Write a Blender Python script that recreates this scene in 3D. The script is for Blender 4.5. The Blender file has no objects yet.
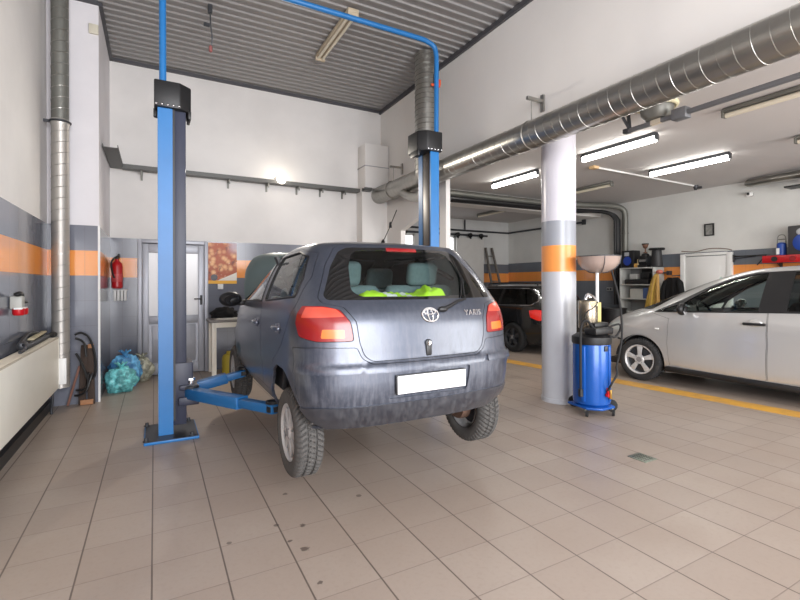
import bpy, bmesh, math, random
from mathutils import Vector, Matrix, noise
from mathutils.geometry import delaunay_2d_cdt
random.seed(7)
PI = math.pi
sc = bpy.context.scene
COL = sc.collection
V = Vector

# ------------------------------------------------------------------ helpers
def R(deg, ax): return Matrix.Rotation(math.radians(deg), 4, ax)

def new(): return bmesh.new()

def bx(bm, c, s, rot=None, bev=0.0, seg=2):
    m = Matrix.Translation(V(c)) @ (rot if rot else Matrix()) @ Matrix.Diagonal(V((s[0], s[1], s[2], 1)))
    r = bmesh.ops.create_cube(bm, size=1, matrix=m)
    if bev > 0:
        vs = set(r['verts'])
        es = [e for e in bm.edges if e.verts[0] in vs and e.verts[1] in vs]
        bmesh.ops.bevel(bm, geom=es, offset=bev, segments=seg, affect='EDGES', profile=.5, clamp_overlap=True)

def sph(bm, c, s, rot=None, u=20, v=12):
    m = Matrix.Translation(V(c)) @ (rot if rot else Matrix()) @ Matrix.Diagonal(V((s[0], s[1], s[2], 1)))
    bmesh.ops.create_uvsphere(bm, u_segments=u, v_segments=v, radius=1, matrix=m)

def smooth_path(pts, n=8, closed=False):
    P = [V(p) for p in pts]; out = []
    L = len(P)
    for i in range(L if closed else L - 1):
        if closed: a, b, c, d = P[i - 1], P[i], P[(i + 1) % L], P[(i + 2) % L]
        else: a, b, c, d = P[max(i - 1, 0)], P[i], P[i + 1], P[min(i + 2, L - 1)]
        for k in range(n):
            t = k / n
            out.append(.5 * ((2 * b) + (c - a) * t + (2 * a - 5 * b + 4 * c - d) * t * t + (3 * b - a - 3 * c + d) * t ** 3))
    if not closed: out.append(P[-1])
    return out

def tube(bm, pts, r, seg=10, closed=False, caps=True):
    P = [V(p) for p in pts]; n = len(P)
    if n < 2: return
    rr = r if isinstance(r, (list, tuple)) else [r] * n
    def tan(i):
        if closed: t = P[(i + 1) % n] - P[i - 1]
        else: t = P[min(i + 1, n - 1)] - P[max(i - 1, 0)]
        return t.normalized() if t.length > 1e-9 else V((0, 0, 1))
    t0 = tan(0)
    up = V((0, 0, 1)) if abs(t0.z) < .9 else V((1, 0, 0))
    nrm = (up - t0 * up.dot(t0)).normalized()
    rings = []
    for i in range(n):
        t = tan(i)
        nrm = nrm - t * nrm.dot(t)
        nrm = nrm.normalized() if nrm.length > 1e-6 else t.orthogonal().normalized()
        b = t.cross(nrm)
        rings.append([bm.verts.new(P[i] + (nrm * math.cos(2 * PI * k / seg) + b * math.sin(2 * PI * k / seg)) * rr[i]) for k in range(seg)])
    for i in range(n if closed else n - 1):
        a, b = rings[i], rings[(i + 1) % n]
        for k in range(seg):
            bm.faces.new((a[k], a[(k + 1) % seg], b[(k + 1) % seg], b[k]))
    if caps and not closed:
        bm.faces.new(list(reversed(rings[0]))); bm.faces.new(rings[-1])

def cyl(bm, a, b, r, seg=20, r2=None):
    tube(bm, [a, b], [r, r if r2 is None else r2], seg)

def lathe(bm, prof, mat=None, seg=32, cap=True):
    m = mat if mat else Matrix()
    rings = []
    for r, z in prof:
        if r < 1e-5: rings.append([bm.verts.new(m @ V((0, 0, z)))])
        else: rings.append([bm.verts.new(m @ V((r * math.cos(2 * PI * k / seg), r * math.sin(2 * PI * k / seg), z))) for k in range(seg)])
    for a, b in zip(rings, rings[1:]):
        for k in range(seg):
            k2 = (k + 1) % seg
            if len(a) == 1 and len(b) == 1: continue
            if len(a) == 1: bm.faces.new((a[0], b[k2], b[k]))
            elif len(b) == 1: bm.faces.new((a[k], a[k2], b[0]))
            else: bm.faces.new((a[k], a[k2], b[k2], b[k]))
    if cap:
        if len(rings[0]) > 1: bm.faces.new(list(reversed(rings[0])))
        if len(rings[-1]) > 1: bm.faces.new(rings[-1])

def prism(bm, poly, f0, f1, bev=0.0):
    """poly 2D points mapped by f0 / f1 (functions of (a,b)->xyz) to two faces"""
    a = [bm.verts.new(V(f0(*p))) for p in poly]; b = [bm.verts.new(V(f1(*p))) for p in poly]
    n = len(poly)
    fs = [bm.faces.new(a), bm.faces.new(list(reversed(b)))]
    for i in range(n): fs.append(bm.faces.new((a[i], b[i], b[(i + 1) % n], a[(i + 1) % n])))
    bmesh.ops.recalc_face_normals(bm, faces=fs)
    if bev > 0:
        es = list({e for f in fs for e in f.edges})
        bmesh.ops.bevel(bm, geom=es, offset=bev, segments=2, affect='EDGES', profile=.5, clamp_overlap=True)

def ob(name, bm, mat, parent=None, ang=35, sub=0, loc=None):
    me = bpy.data.meshes.new(name)
    bmesh.ops.recalc_face_normals(bm, faces=bm.faces)
    bm.to_mesh(me); bm.free()
    me.materials.append(mat)
    me.shade_smooth()
    if ang < 180: me.set_sharp_from_angle(angle=math.radians(ang))
    o = bpy.data.objects.new(name, me); COL.objects.link(o)
    if parent: o.parent = parent
    if loc is not None: o.location = loc
    if sub:
        m = o.modifiers.new('s', 'SUBSURF'); m.levels = sub; m.render_levels = sub
    return o

def tag(o, label, cat, group=None):
    o['label'] = label; o['category'] = cat
    if group: o['group'] = group
    return o

def thing(name, label, cat, loc=(0, 0, 0), rz=0, group=None):
    o = bpy.data.objects.new(name, None); COL.objects.link(o)
    o.location = loc; o.rotation_euler = (0, 0, rz); o.empty_display_size = .1
    return tag(o, label, cat, group)

def struct(name, bm, mat, ang=35):
    o = ob(name, bm, mat, None, ang); o['kind'] = 'structure'; return o

def dup(root, loc=None, rz=None, label=None):
    r = root.copy(); COL.objects.link(r)
    if loc is not None: r.location = loc
    if rz is not None: r.rotation_euler = (0, 0, rz)
    if label: r['label'] = label
    for ch in list(root.children):
        c = ch.copy(); COL.objects.link(c); c.parent = r
        for g in list(ch.children):
            d = g.copy(); COL.objects.link(d); d.parent = c
    return r

# ------------------------------------------------------------------ materials
class NT:
    def __init__(s, name):
        s.m = bpy.data.materials.new(name); s.m.use_nodes = True
        s.t = s.m.node_tree; s.n = s.t.nodes; s.l = s.t.links
        s.b = s.n['Principled BSDF']; s.out = s.n['Material Output']
    def node(s, typ, **kw):
        n = s.n.new(typ)
        for k, v in kw.items(): setattr(n, k, v)
        return n
    def put(s, sock, v):
        if hasattr(v, 'is_output'): s.l.new(v, sock)
        elif isinstance(v, (tuple, list)): sock.default_value = tuple(v) + ((1,) if len(v) == 3 and sock.type == 'RGBA' else ())
        else: sock.default_value = v
    def math(s, op, a, b=0.0, c=None):
        n = s.node('ShaderNodeMath', operation=op); s.put(n.inputs[0], a); s.put(n.inputs[1], b)
        if c is not None: s.put(n.inputs[2], c)
        return n.outputs[0]
    def mix(s, f, a, b):
        n = s.node('ShaderNodeMix', data_type='RGBA'); s.put(n.inputs[0], f); s.put(n.inputs[6], a); s.put(n.inputs[7], b); return n.outputs[2]
    def pos(s):
        g = s.node('ShaderNodeNewGeometry'); x = s.node('ShaderNodeSeparateXYZ'); s.l.new(g.outputs['Position'], x.inputs[0]); return x.outputs
    def obj(s): return s.node('ShaderNodeTexCoord').outputs['Object']
    def noise(s, scale, detail=4, rough=.55, vec=None, stretch=None):
        n = s.node('ShaderNodeTexNoise'); n.inputs['Scale'].default_value = scale
        n.inputs['Detail'].default_value = detail; n.inputs['Roughness'].default_value = rough
        v = vec if vec is not None else s.obj()
        if stretch:
            mp = s.node('ShaderNodeMapping'); mp.inputs['Scale'].default_value = stretch; s.l.new(v, mp.inputs[0]); v = mp.outputs[0]
        s.l.new(v, n.inputs['Vector']); return n.outputs['Fac']
    def ramp(s, f, a, b):
        n = s.node('ShaderNodeMapRange', interpolation_type='SMOOTHSTEP'); s.put(n.inputs[0], f); n.inputs[1].default_value = a; n.inputs[2].default_value = b; return n.outputs[0]
    def set(s, **kw):
        for k, v in kw.items(): s.put(s.b.inputs[k.replace('_', ' ')], v)
        return s
    def bump(s, h, strength=.2, dist=.01):
        n = s.node('ShaderNodeBump'); n.inputs['Strength'].default_value = strength; n.inputs['Distance'].default_value = dist
        s.l.new(h, n.inputs['Height']); s.l.new(n.outputs[0], s.b.inputs['Normal'])

def lin(r, g, b):
    f = lambda c: (c / 12.92 if c <= .04045 else ((c + .055) / 1.055) ** 2.4)
    return (f(r / 255), f(g / 255), f(b / 255))

def M(name, rgb, rough=.5, metal=0.0, var=.12, scale=6.0, bump=0.0, bscale=60, **kw):
    n = NT(name); c = lin(*rgb)
    dk = tuple(x * (1 - var) for x in c); lt = tuple(min(1, x * (1 + var * .6)) for x in c)
    n.set(Base_Color=n.mix(n.noise(scale), dk, lt), Roughness=rough, Metallic=metal, **kw)
    if bump: n.bump(n.noise(bscale), bump, .004)
    return n.m

def emis(name, rgb, st):
    n = NT(name); n.set(Base_Color=(.8, .8, .8), Emission_Color=rgb, Emission_Strength=st); return n.m

def glass(name, tint, refl=.08, rough=0.02):
    n = NT(name); n.n.remove(n.b)
    t = n.node('ShaderNodeBsdfTransparent'); t.inputs[0].default_value = (*tint, 1)
    g = n.node('ShaderNodeBsdfGlossy'); g.inputs['Roughness'].default_value = rough
    fr = n.node('ShaderNodeFresnel'); fr.inputs[0].default_value = 1.5
    f = n.math('MULTIPLY', fr.outputs[0], 1.2)
    x = n.node('ShaderNodeMixShader'); n.l.new(f, x.inputs[0]); n.l.new(t.outputs[0], x.inputs[1]); n.l.new(g.outputs[0], x.inputs[2])
    n.l.new(x.outputs[0], n.out.inputs[0]); return n.m

def tilewall(name, axis, white=(230, 227, 224), top=2.19, grey=(116, 119, 130)):
    n = NT(name); p = n.pos(); z = p['Z']; a = p['X'] if axis == 'x' else p['Y']
    below = n.math('LESS_THAN', z, top)
    org = n.math('MULTIPLY', n.math('LESS_THAN', z, top - .31), n.math('GREATER_THAN', z, top - .62))
    fz = n.math('FRACT', n.math('DIVIDE', n.math('ADD', z, 9.3 - top), .31))
    fa = n.math('FRACT', n.math('DIVIDE', n.math('ADD', a, 20.0), .31))
    gl = n.math('MAXIMUM', n.math('LESS_THAN', fz, .012), n.math('LESS_THAN', fa, .012))
    gpos = n.node('ShaderNodeNewGeometry').outputs['Position']
    v = n.noise(3, vec=gpos)
    g1 = n.mix(v, tuple(x * .85 for x in lin(*grey)), tuple(x * 1.1 for x in lin(*grey)))
    o1 = n.mix(v, tuple(x * .92 for x in lin(238, 150, 75)), lin(246, 162, 86))
    tc = n.mix(org, g1, o1)
    tc = n.mix(n.math('MULTIPLY', gl, .5), tc, lin(86, 86, 90))
    wn = n.noise(1.3, vec=gpos, detail=6)
    wc = n.mix(n.ramp(wn, .3, .75), lin(*white), tuple(x * .9 for x in lin(*white)))
    col = n.mix(below, wc, tc)
    rough = n.math('SUBTRACT', .75, n.math('MULTIPLY', below, .6))
    n.set(Base_Color=col, Roughness=rough)
    n.bump(n.math('MULTIPLY', gl, below), -.3, .003)
    return n.m

def floormat():
    n = NT('floor_tiles'); p = n.pos(); T = .333
    gpos = n.node('ShaderNodeNewGeometry').outputs['Position']
    ux = n.math('ADD', n.math('DIVIDE', p['X'], T), 40.1213); uy = n.math('ADD', n.math('DIVIDE', p['Y'], T), 40.096)
    def line(u, w):
        f = n.math('FRACT', u); d = n.math('MINIMUM', f, n.math('SUBTRACT', 1.0, f))
        return n.math('SUBTRACT', 1.0, n.ramp(d, w * .45, w))
    lx = line(ux, .017); ly = line(uy, .011)
    cx = n.node('ShaderNodeCombineXYZ'); n.l.new(n.math('FLOOR', ux), cx.inputs[0]); n.l.new(n.math('FLOOR', uy), cx.inputs[1])
    wn = n.node('ShaderNodeTexWhiteNoise', noise_dimensions='2D'); n.l.new(cx.outputs[0], wn.inputs['Vector'])
    big = n.noise(.9, vec=gpos, detail=6); fine = n.noise(40, vec=gpos, detail=3)
    base = n.mix(wn.outputs['Value'], lin(158, 144, 133), lin(166, 153, 142))
    base = n.mix(n.ramp(big, .35, .75), base, lin(156, 141, 129))
    base = n.mix(n.math('MULTIPLY', n.ramp(fine, .45, .8), .25), base, lin(142, 127, 116))
    # oil drips
    vo = n.node('ShaderNodeTexVoronoi'); vo.inputs['Scale'].default_value = 2.2; n.l.new(gpos, vo.inputs['Vector'])
    sp = n.math('MULTIPLY', n.math('LESS_THAN', vo.outputs['Distance'], .045), n.ramp(n.noise(1.1, vec=gpos), .52, .6))
    base = n.mix(n.math('MULTIPLY', sp, .65), base, lin(70, 60, 54))
    wob = n.math('MULTIPLY', n.math('SUBTRACT', n.noise(26, vec=gpos), .5), .06)
    for sx, sy, sr in ((.697, 2.388, .022), (.757, 2.637, .017), (.679, 2.079, .015), (.767, 3.097, .014), (.646, 2.508, .011), (.622, 2.716, .013)):
        dx = n.math('SUBTRACT', p['X'], sx); dy = n.math('SUBTRACT', p['Y'], sy)
        d = n.math('ADD', n.math('SQRT', n.math('ADD', n.math('MULTIPLY', dx, dx), n.math('MULTIPLY', dy, dy))), wob)
        base = n.mix(n.math('MULTIPLY', n.math('SUBTRACT', 1.0, n.ramp(d, sr * .7, sr * 1.3)), .75), base, lin(66, 56, 52))
    g = n.math('MAXIMUM', n.math('MULTIPLY', lx, .8), n.math('MULTIPLY', ly, .42))
    n.set(Base_Color=n.mix(g, base, lin(78, 66, 60)), Roughness=n.math('ADD', .3, n.math('MULTIPLY', big, .22)))
    n.bump(n.math('SUBTRACT', 1.0, n.math('MAXIMUM', lx, ly)), .25, .003)
    return n.m

def carpaint(name, rgb, metal=.6, rough=.3, dirt=.5, dirtcol=(112, 110, 112), zlo=.2, zhi=1.0, coat=.06):
    n = NT(name); o = n.obj(); s = n.node('ShaderNodeSeparateXYZ'); n.l.new(o, s.inputs[0])
    z = s.outputs['Z']
    st = n.noise(6, vec=o, detail=5, stretch=(6, 6, .7)); sp = n.noise(25, vec=o, detail=5)
    low = n.math('SUBTRACT', 1.0, n.ramp(z, zlo, zhi))
    d = n.math('MULTIPLY', n.math('ADD', n.math('MULTIPLY', low, .9), .12), n.ramp(n.math('ADD', n.math('MULTIPLY', st, .75), n.math('MULTIPLY', sp, .25)), .36, .68))
    d = n.math('MULTIPLY', d, dirt)
    n.set(Base_Color=n.mix(d, lin(*rgb), lin(*dirtcol)), Metallic=n.math('SUBTRACT', metal, n.math('MULTIPLY', d, metal)),
          Roughness=n.math('ADD', rough, n.math('MULTIPLY', d, .45)), Coat_Weight=n.math('SUBTRACT', 1.0, n.math('MINIMUM', n.math('MULTIPLY', d, 1.3), 1.0)), Coat_Roughness=coat)
    return n.m

WHITE = M('white_plaster', (230, 227, 223), .8, var=.06, scale=1.5)
CREAM = M('cream_enamel', (246, 242, 230), .45, var=.05)
GALV = M('galvanised_steel', (170, 168, 162), .3, .9, var=.2, scale=3, bump=.05)
GALVD = M('weathered_galvanised_steel', (128, 128, 122), .45, .5, var=.3, scale=2)
DARKM = M('dark_grey_metal', (74, 76, 80), .45, .6)
BLACK = M('black_plastic', (24, 24, 26), .45, var=.3)
RUBBER = M('black_rubber', (30, 30, 31), .75, var=.3, scale=14)
TYRE = M('worn_tyre_rubber', (84, 82, 80), .9, var=.3, scale=12)
BLUE = M('blue_lift_paint', (32, 110, 174), .38, var=.14, scale=5)
DBLUE = M('dark_blue_lift_paint', (52, 56, 74), .45, var=.25, scale=5)
DRUMB = M('blue_drum_enamel', (22, 84, 168), .22, .1, var=.2)
ALU = M('grey_aluminium_profile', (172, 174, 182), .4, .3, var=.06)
SILVER = M('silver_wheel_paint', (206, 206, 206), .35, .25, var=.18, scale=15)
CHROME = M('chrome', (225, 225, 228), .1, 1.0, var=.02)
RED = M('red_enamel', (190, 26, 34), .3, var=.15)
WHITEP = M('white_plastic', (238, 238, 236), .45, var=.03)
CLOTH = M('black_cloth', (16, 16, 18), .95, var=.4, scale=20, bump=.4)
SEAT = M('grey_seat_fabric', (112, 130, 136), .95, var=.25, scale=40, bump=.2)
TRIMG = M('dark_grey_trim', (48, 50, 54), .6, var=.2)
WOOD = M('dark_worn_timber', (66, 52, 44), .8, var=.5, scale=9, bump=.4)
WOODL = M('pale_wood', (168, 120, 84), .7, var=.3, scale=8)
YEL = M('yellow_straps', (214, 180, 84), .6, var=.3, scale=10)
LAMPR = M('red_lamp_lens', (132, 16, 18), .25, var=.12, scale=18, Coat_Weight=.5, Coat_Roughness=.12)
LAMPA = M('amber_lamp_lens', (212, 110, 44), .25, var=.1, scale=18, Coat_Weight=.5, Coat_Roughness=.12)
LAMPP = M('pale_red_lamp_lens', (196, 74, 56), .25, var=.1, scale=18, Coat_Weight=.5, Coat_Roughness=.12)
TUBEON = emis('lit_fluorescent_tube', (1, .98, .92), 14)
TUBEOFF = M('unlit_tube', (228, 220, 200), .35, var=.03)
BULBON = emis('lit_bulb', (1, .9, .74), 13)
WINON = emis('bright_window_pane', (.95, .97, 1), 1.6)
G_CAR = glass('green_tinted_car_glass', (.80, .88, .84))
G_DARK = glass('dark_tinted_car_glass', (.16, .18, .18))
G_BOWL = glass('cloudy_bowl_glass', (.9, .84, .8))

# ------------------------------------------------------------------ camera
f_px, yaw, pitch, roll = 452.1, .4974, 0.0, -.0030
CAMZ = 1.4555
fw = V((math.sin(yaw) * math.cos(pitch), math.cos(yaw) * math.cos(pitch), math.sin(pitch)))
rt = V((math.cos(yaw), -math.sin(yaw), 0)); up = rt.cross(fw)
r2 = rt * math.cos(roll) + up * math.sin(roll); u2 = up * math.cos(roll) - rt * math.sin(roll)
cam = bpy.data.cameras.new('camera'); co = bpy.data.objects.new('camera', cam); COL.objects.link(co)
cam.sensor_width = 36; cam.lens = f_px / 800 * 36; cam.clip_start = .05
mm = Matrix((r2, u2, -fw)).transposed().to_4x4(); mm.translation = V((-.0245, -.0453, CAMZ)); cam.shift_y = -16 / 800; co.matrix_world = mm
sc.camera = co

# ------------------------------------------------------------------ room shell
XL, XR, YB, YF, H1 = -1.15, 4.05, 8.27, -3.2, 4.98
BX, BY, H2 = 10.82, 12.0, 3.57           # right bay: far wall, deep end, ceiling
W_Y = tilewall('tiled_wall_depth', 'y'); W_X = tilewall('tiled_wall_across', 'x')
W_B = tilewall('tiled_bay_wall', 'y', (224, 224, 220), 2.15, (112, 118, 126)); W_BX = tilewall('tiled_bay_end_wall', 'x', (206, 206, 204), 2.12, (104, 106, 112))

b = new(); bx(b, ((XL + BX) / 2, (YF + BY) / 2 - 2, -.1), (BX - XL + .6, BY - YF + 4.6, .2)); struct('floor', b, floormat())
b = new(); bx(b, (XL - .15, (YF + YB) / 2, H1 / 2), (.3, YB - YF, H1)); struct('wall_left', b, W_Y)
b = new(); bx(b, ((XL + XR) / 2, YB + .12, H1 / 2), (XR - XL + .6, .24, H1)); struct('wall_back', b, W_X)
b = new(); bx(b, ((XL - .63) / 2, (6.7 + YB) / 2, H1 / 2), (XL * -1 - .63, YB - 6.7, H1)); struct('wall_pilaster', b, tilewall('tiled_pilaster', 'x', (228, 225, 228)))
# upper wall / beam between the high bay and the low bay, with its openings
b = new()
fx0 = lambda y, z: (XR, y, z); fx1 = lambda y, z: (XR + .12, y, z)
prism(b, [(YF, H1), (YF, 3.17), (6.1, 3.17), (YB, 3.17), (YB, H1)], fx0, fx1)
struct('wall_right', b, WHITE)
b = new(); prism(b, [(6.1, 3.17), (6.1, 2.8), (6.7, 2.66), (7.42, 2.46), (7.42, 0), (YB, 0), (YB, 3.17)], fx0, lambda y, z: (XR + .1, y, z)); struct('wall_right_return', b, WHITE)
b = new(); bx(b, (XR + .04, 6.01, 1.585), (.08, .18, 3.17)); struct('wall_right_post', b, WHITE)
b = new(); bx(b, (3.78, 8.13, 1.65), (.54, .28, 3.3)); bx(b, (3.79, 8.08, 3.74), (.5, .36, .86), None, .01); struct('wall_corner_box', b, WHITE)
b = new(); bx(b, (3.78, 8.07, 3.735), (.515, .37, .012)); struct('trim_1', b, M('grey_joint', (168, 166, 170), .7))
b = new(); bx(b, (BX + .15, (YF + BY) / 2, H2 / 2), (.3, BY - YF + .6, H2)); struct('wall_bay_right', b, W_B)
b = new(); bx(b, ((XR + BX) / 2 + .1, BY + .15, H2 / 2), (BX - XR + .6, .3, H2)); struct('wall_bay_back', b, W_BX)
b = new(); bx(b, (XR + .21, (YB + BY) / 2 + .12, H2 / 2), (.42, BY - YB - .24, H2)); struct('wall_bay_left', b, W_B)
b = new(); bx(b, ((XR + .11 + BX) / 2, (YF + BY) / 2, H2 + .1), (BX - XR - .11, BY - YF + .6, .2)); struct('ceiling_bay', b, M('bay_ceiling_paint', (204, 200, 198), .8, var=.05, scale=1))
b = new(); bx(b, ((XR + .42 + BX) / 2, YB + .2, (H2 + 3.27) / 2), (BX - XR - .42, .4, H2 - 3.27)); struct('wall_bay_soffit', b, WHITE)
# front wall with two assumed open vehicle doors, unseen, that the daylight comes through
b = new()
fy0 = lambda x, z: (x, YF, z); fy1 = lambda x, z: (x, YF - .25, z)
prism(b, [(XL - .3, 0), (-.75, 0), (-.75, 4.4), (3.6, 4.4), (3.6, 0), (5.0, 0), (5.0, 3.1), (10.0, 3.1), (10.0, 0), (BX + .3, 0), (BX + .3, H1), (XL - .3, H1)], fy0, fy1)
struct('wall_front', b, WHITE)
# trapezoidal sheet ceiling of the high bay, ribs running across
b = new(); prof = []; y = YF; pit = .145
while y < YB:
    prof += [(y, H1), (y + .03, H1), (y + .045, H1 + .018), (y + .13, H1 + .018)]; y += pit
a0 = [b.verts.new((XL - .02, p, z)) for p, z in prof]; a1 = [b.verts.new((XR + .02, p, z)) for p, z in prof]
for i in range(len(prof) - 1): b.faces.new((a0[i], a0[i + 1], a1[i + 1], a1[i]))
struct('ceiling', b, M('grey_trapezoidal_sheet', (150, 148, 147), .5, .15, var=.08, scale=2), ang=20)
b = new(); bx(b, ((XL + XR) / 2, (YF + YB) / 2, H1 + .15), (XR - XL + .6, YB - YF + .5, .1)); struct('ceiling_slab', b, DARKM)
TRIM = M('dark_ceiling_trim', (84, 84, 88), .5, .3)
b = new(); bx(b, (XR - .02, (YF + YB) / 2, H1 - .03), (.04, YB - YF, .07)); struct('trim_2', b, TRIM)
b = new(); bx(b, ((XL + XR) / 2, YB - .02, H1 - .02), (XR - XL, .04, .05)); struct('trim_3', b, TRIM)
b = new(); bx(b, (XL + .02, (YF + 6.7) / 2, H1 - .02), (.04, 6.7 - YF, .05)); bx(b, (-.61, 7.48, H1 - .02), (.04, 1.56, .05)); bx(b, (-.88, 6.68, H1 - .02), (.5, .04, .05)); struct('trim_4', b, TRIM)
b = new(); bx(b, (-.632, 6.702, 1.095), (.022, .022, 2.19)); struct('trim_5', b, WHITEP)
b = new(); bx(b, (XL + .03, 1.75, .05), (.06, 9.85, .1)); struct('dark_strip_left', b, BLACK)  # plain black strip along the foot of the left wall
# column
def colmat():
    n = NT('striped_column_paint'); z = n.pos()['Z']
    org = n.math('MULTIPLY', n.math('LESS_THAN', z, 1.92), n.math('GREATER_THAN', z, 1.6))
    gr = n.math('MULTIPLY', n.math('LESS_THAN', z, 2.22), n.math('GREATER_THAN', z, 1.92))
    nz = n.noise(4)
    lo = n.math('LESS_THAN', z, 1.6)
    c = n.mix(nz, lin(204, 202, 211), lin(218, 216, 223))
    c = n.mix(lo, c, n.mix(nz, lin(180, 182, 188), lin(194, 196, 201)))
    c = n.mix(gr, c, lin(152, 156, 164)); c = n.mix(org, c, lin(240, 154, 80))
    n.set(Base_Color=c, Roughness=.28); return n.m
b = new(); lathe(b, [(.212, 0), (.212, .05), (.205, .055), (.205, 3.56)], Matrix.Translation((4.41, 3.97, 0)), 48); struct('column', b, colmat())
# painted yellow lane line
def linemat():
    n = NT('worn_yellow_paint'); gpos = n.node('ShaderNodeNewGeometry').outputs['Position']
    n.set(Base_Color=n.mix(n.ramp(n.noise(5, vec=gpos, detail=6), .35, .7), lin(222, 168, 66), lin(196, 150, 84)), Roughness=.45); return n.m
b = new(); prism(b, [(5.57, 7.6), (5.85, 7.6), (6.55, .2), (6.27, .2)], lambda x, y: (x, y, .0005), lambda x, y: (x, y, .004)); struct('floor_line', b, linemat())
# windows of the deep end
for i, (x0, x1) in enumerate([(6.35, 6.95), (8.05, 8.47)]):
    b = new(); bx(b, ((x0 + x1) / 2, BY - .01, 2.3), (x1 - x0, .02, 1.3)); w = struct('window_%d' % (i + 1), b, WINON)
    b = new()
    for c, s in [(((x0 + x1) / 2, 2.97), (x1 - x0 + .1, .06)), (((x0 + x1) / 2, 1.63), (x1 - x0 + .1, .06)), ((x0 - .02, 2.3), (.06, 1.4)), ((x1 + .02, 2.3), (.06, 1.4))]:
        bx(b, (c[0], BY - .02, c[1]), (s[0], .05, s[1]))
    ob('window_frame', b, WHITEP, w)
# door of the back wall: glazed aluminium door
DX0, DX1 = -.26, .77
b = new()
yy = YB - .05
bx(b, (DX0 + .03, yy, 1.09), (.06, .1, 2.18), None, .006); bx(b, (DX1 - .03, yy, 1.09), (.06, .1, 2.18), None, .006); bx(b, ((DX0 + DX1) / 2, yy, 2.15), (DX1 - DX0 - .12, .1, .06), None, .006)
d1 = struct('door_1', b, ALU)
b = new(); xa, xb = DX0 + .065, DX1 - .065; cx = (xa + xb) / 2; wd = xb - xa
for c, s in [((xa + .045, 1.06), (.09, 2.1)), ((xb - .045, 1.06), (.09, 2.1)), ((cx, 2.04), (wd - .18, .14)), ((cx, .09), (wd - .18, .16)), ((cx, .89), (wd - .18, .13))]:
    bx(b, (c[0], yy - .005, c[1]), (s[0], .06, s[1]), None, .006)
ob('door_leaf', b, ALU, d1)
b = new(); bx(b, (cx, yy + .005, 1.46), (wd - .18, .02, 1.02)); ob('pane', b, M('frosted_pane', (250, 251, 253), .25, var=.03), d1)
b = new(); bx(b, (cx, yy + .005, .5), (wd - .18, .02, .68)); bx(b, (cx, yy - .008, .5), (wd - .26, .02, .6), None, .008); ob('panel', b, ALU, d1)
b = new(); bx(b, (xb - .045, yy - .04, 1.2), (.035, .015, .16)); cyl(b, (xb - .045, yy - .04, 1.22), (xb - .045, yy - .085, 1.22), .012); bx(b, (xb - .095, yy - .09, 1.22), (.12, .016, .02), None, .006); ob('door_handle', b, BLACK, d1)
# white door of the far right-bay wall
b = new()
for c, s in [((6.05, 1.06), (.1, 2.12)), ((5.08, 1.06), (.1, 2.12)), ((5.565, 2.1), (.87, .06))]: bx(b, (BX - .04, c[0], c[1]), (.08, s[0], s[1]), None, .006)
d2 = struct('door_2', b, WHITEP)
b = new(); bx(b, (BX - .035, 5.565, 1.03), (.05, .86, 2.05), None, .004); bx(b, (BX - .062, 5.565, 1.45), (.01, .6, .8), None, .004); bx(b, (BX - .062, 5.565, .5), (.01, .6, .6), None, .004); ob('door_leaf', b, WHITEP, d2)
b = new(); bx(b, (BX - .075, 5.93, 1.05), (.03, .03, .14)); bx(b, (BX - .1, 5.88, 1.07), (.02, .12, .02)); ob('door_handle', b, DARKM, d2)

# ------------------------------------------------------------------ ducts and overhead services
def spiral(bm, a, bb, r, pitch, rw=.006, seg=28):
    a, bb = V(a), V(bb); d = (bb - a); L = d.length; d.normalize(); n = d.orthogonal().normalized(); m = d.cross(n)
    pts = [a + d * (L * i / (seg * L / pitch)) + (n * math.cos(2 * PI * i / seg) + m * math.sin(2 * PI * i / seg)) * r for i in range(int(seg * L / pitch))]
    tube(bm, pts, rw, 4)
t = thing('ventilation_duct', 'long horizontal spiral steel duct along the high wall above the car', 'duct', (3.84, 8.0, 3.21))
def loc(o, t): o.matrix_parent_inverse = Matrix.Translation(-V(t.location)); return o
b = new(); lathe(b, [(.147, 0), (.156, .004), (.16, .02), (.16, 10.8), (.147, 10.81)], Matrix.Translation((3.86, 8.0, 3.195)) @ R(90, 'X'), 40, cap=False)
cyl(b, (3.86, 7.99, 3.195), (3.86, 7.97, 3.195), .15, 32); loc(ob('duct_pipe', b, GALV, t), t)
b = new(); spiral(b, (3.86, 7.9, 3.195), (3.86, -2.7, 3.195), .16, .115, .003); loc(ob('spiral_seam', b, GALV, t), t)
for yy_, nm in [(3.87, 0), (7.35, 1)]:
    b = new(); bx(b, (XR - .13, yy_, 3.62), (.26, .035, .035)); bx(b, (XR - .012, yy_, 3.6), (.024, .05, .2)); cyl(b, (XR - .19, yy_, 3.62), (XR - .19, yy_, 3.33), .006); tube(b, [V((3.86 + .163 * math.cos(q), yy_, 3.195 + .163 * math.sin(q))) for q in [2 * PI * k / 24 for k in range(24)]], .008, 4, True)
    loc(ob('hanger', b, GALV, t), t)
t = thing('ventilation_duct', 'vertical spiral duct dropping from ceiling behind the right lift post', 'duct', (3.63, 5.85, 2.9))
b = new(); lathe(b, [(.16, 0), (.16, 1.83)], Matrix.Translation((3.63, 5.85, 3.14)), 36)
lathe(b, [(.12, 0), (.16, .1)], Matrix.Translation((3.63, 5.85, 3.04)), 36, cap=False)
tube(b, smooth_path([(3.63, 5.85, 3.1), (3.63, 5.85, 2.98), (3.66, 6.0, 2.86), (3.72, 6.25, 2.86), (3.76, 6.6, 2.94), (3.8, 6.85, 3.04)], 6), .075, 16); loc(ob('duct_pipe', b, GALV, t), t)
b = new(); spiral(b, (3.63, 5.85, 3.16), (3.63, 5.85, 4.95), .16, .075, .006); loc(ob('spiral_seam', b, GALVD, t), t)
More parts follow.
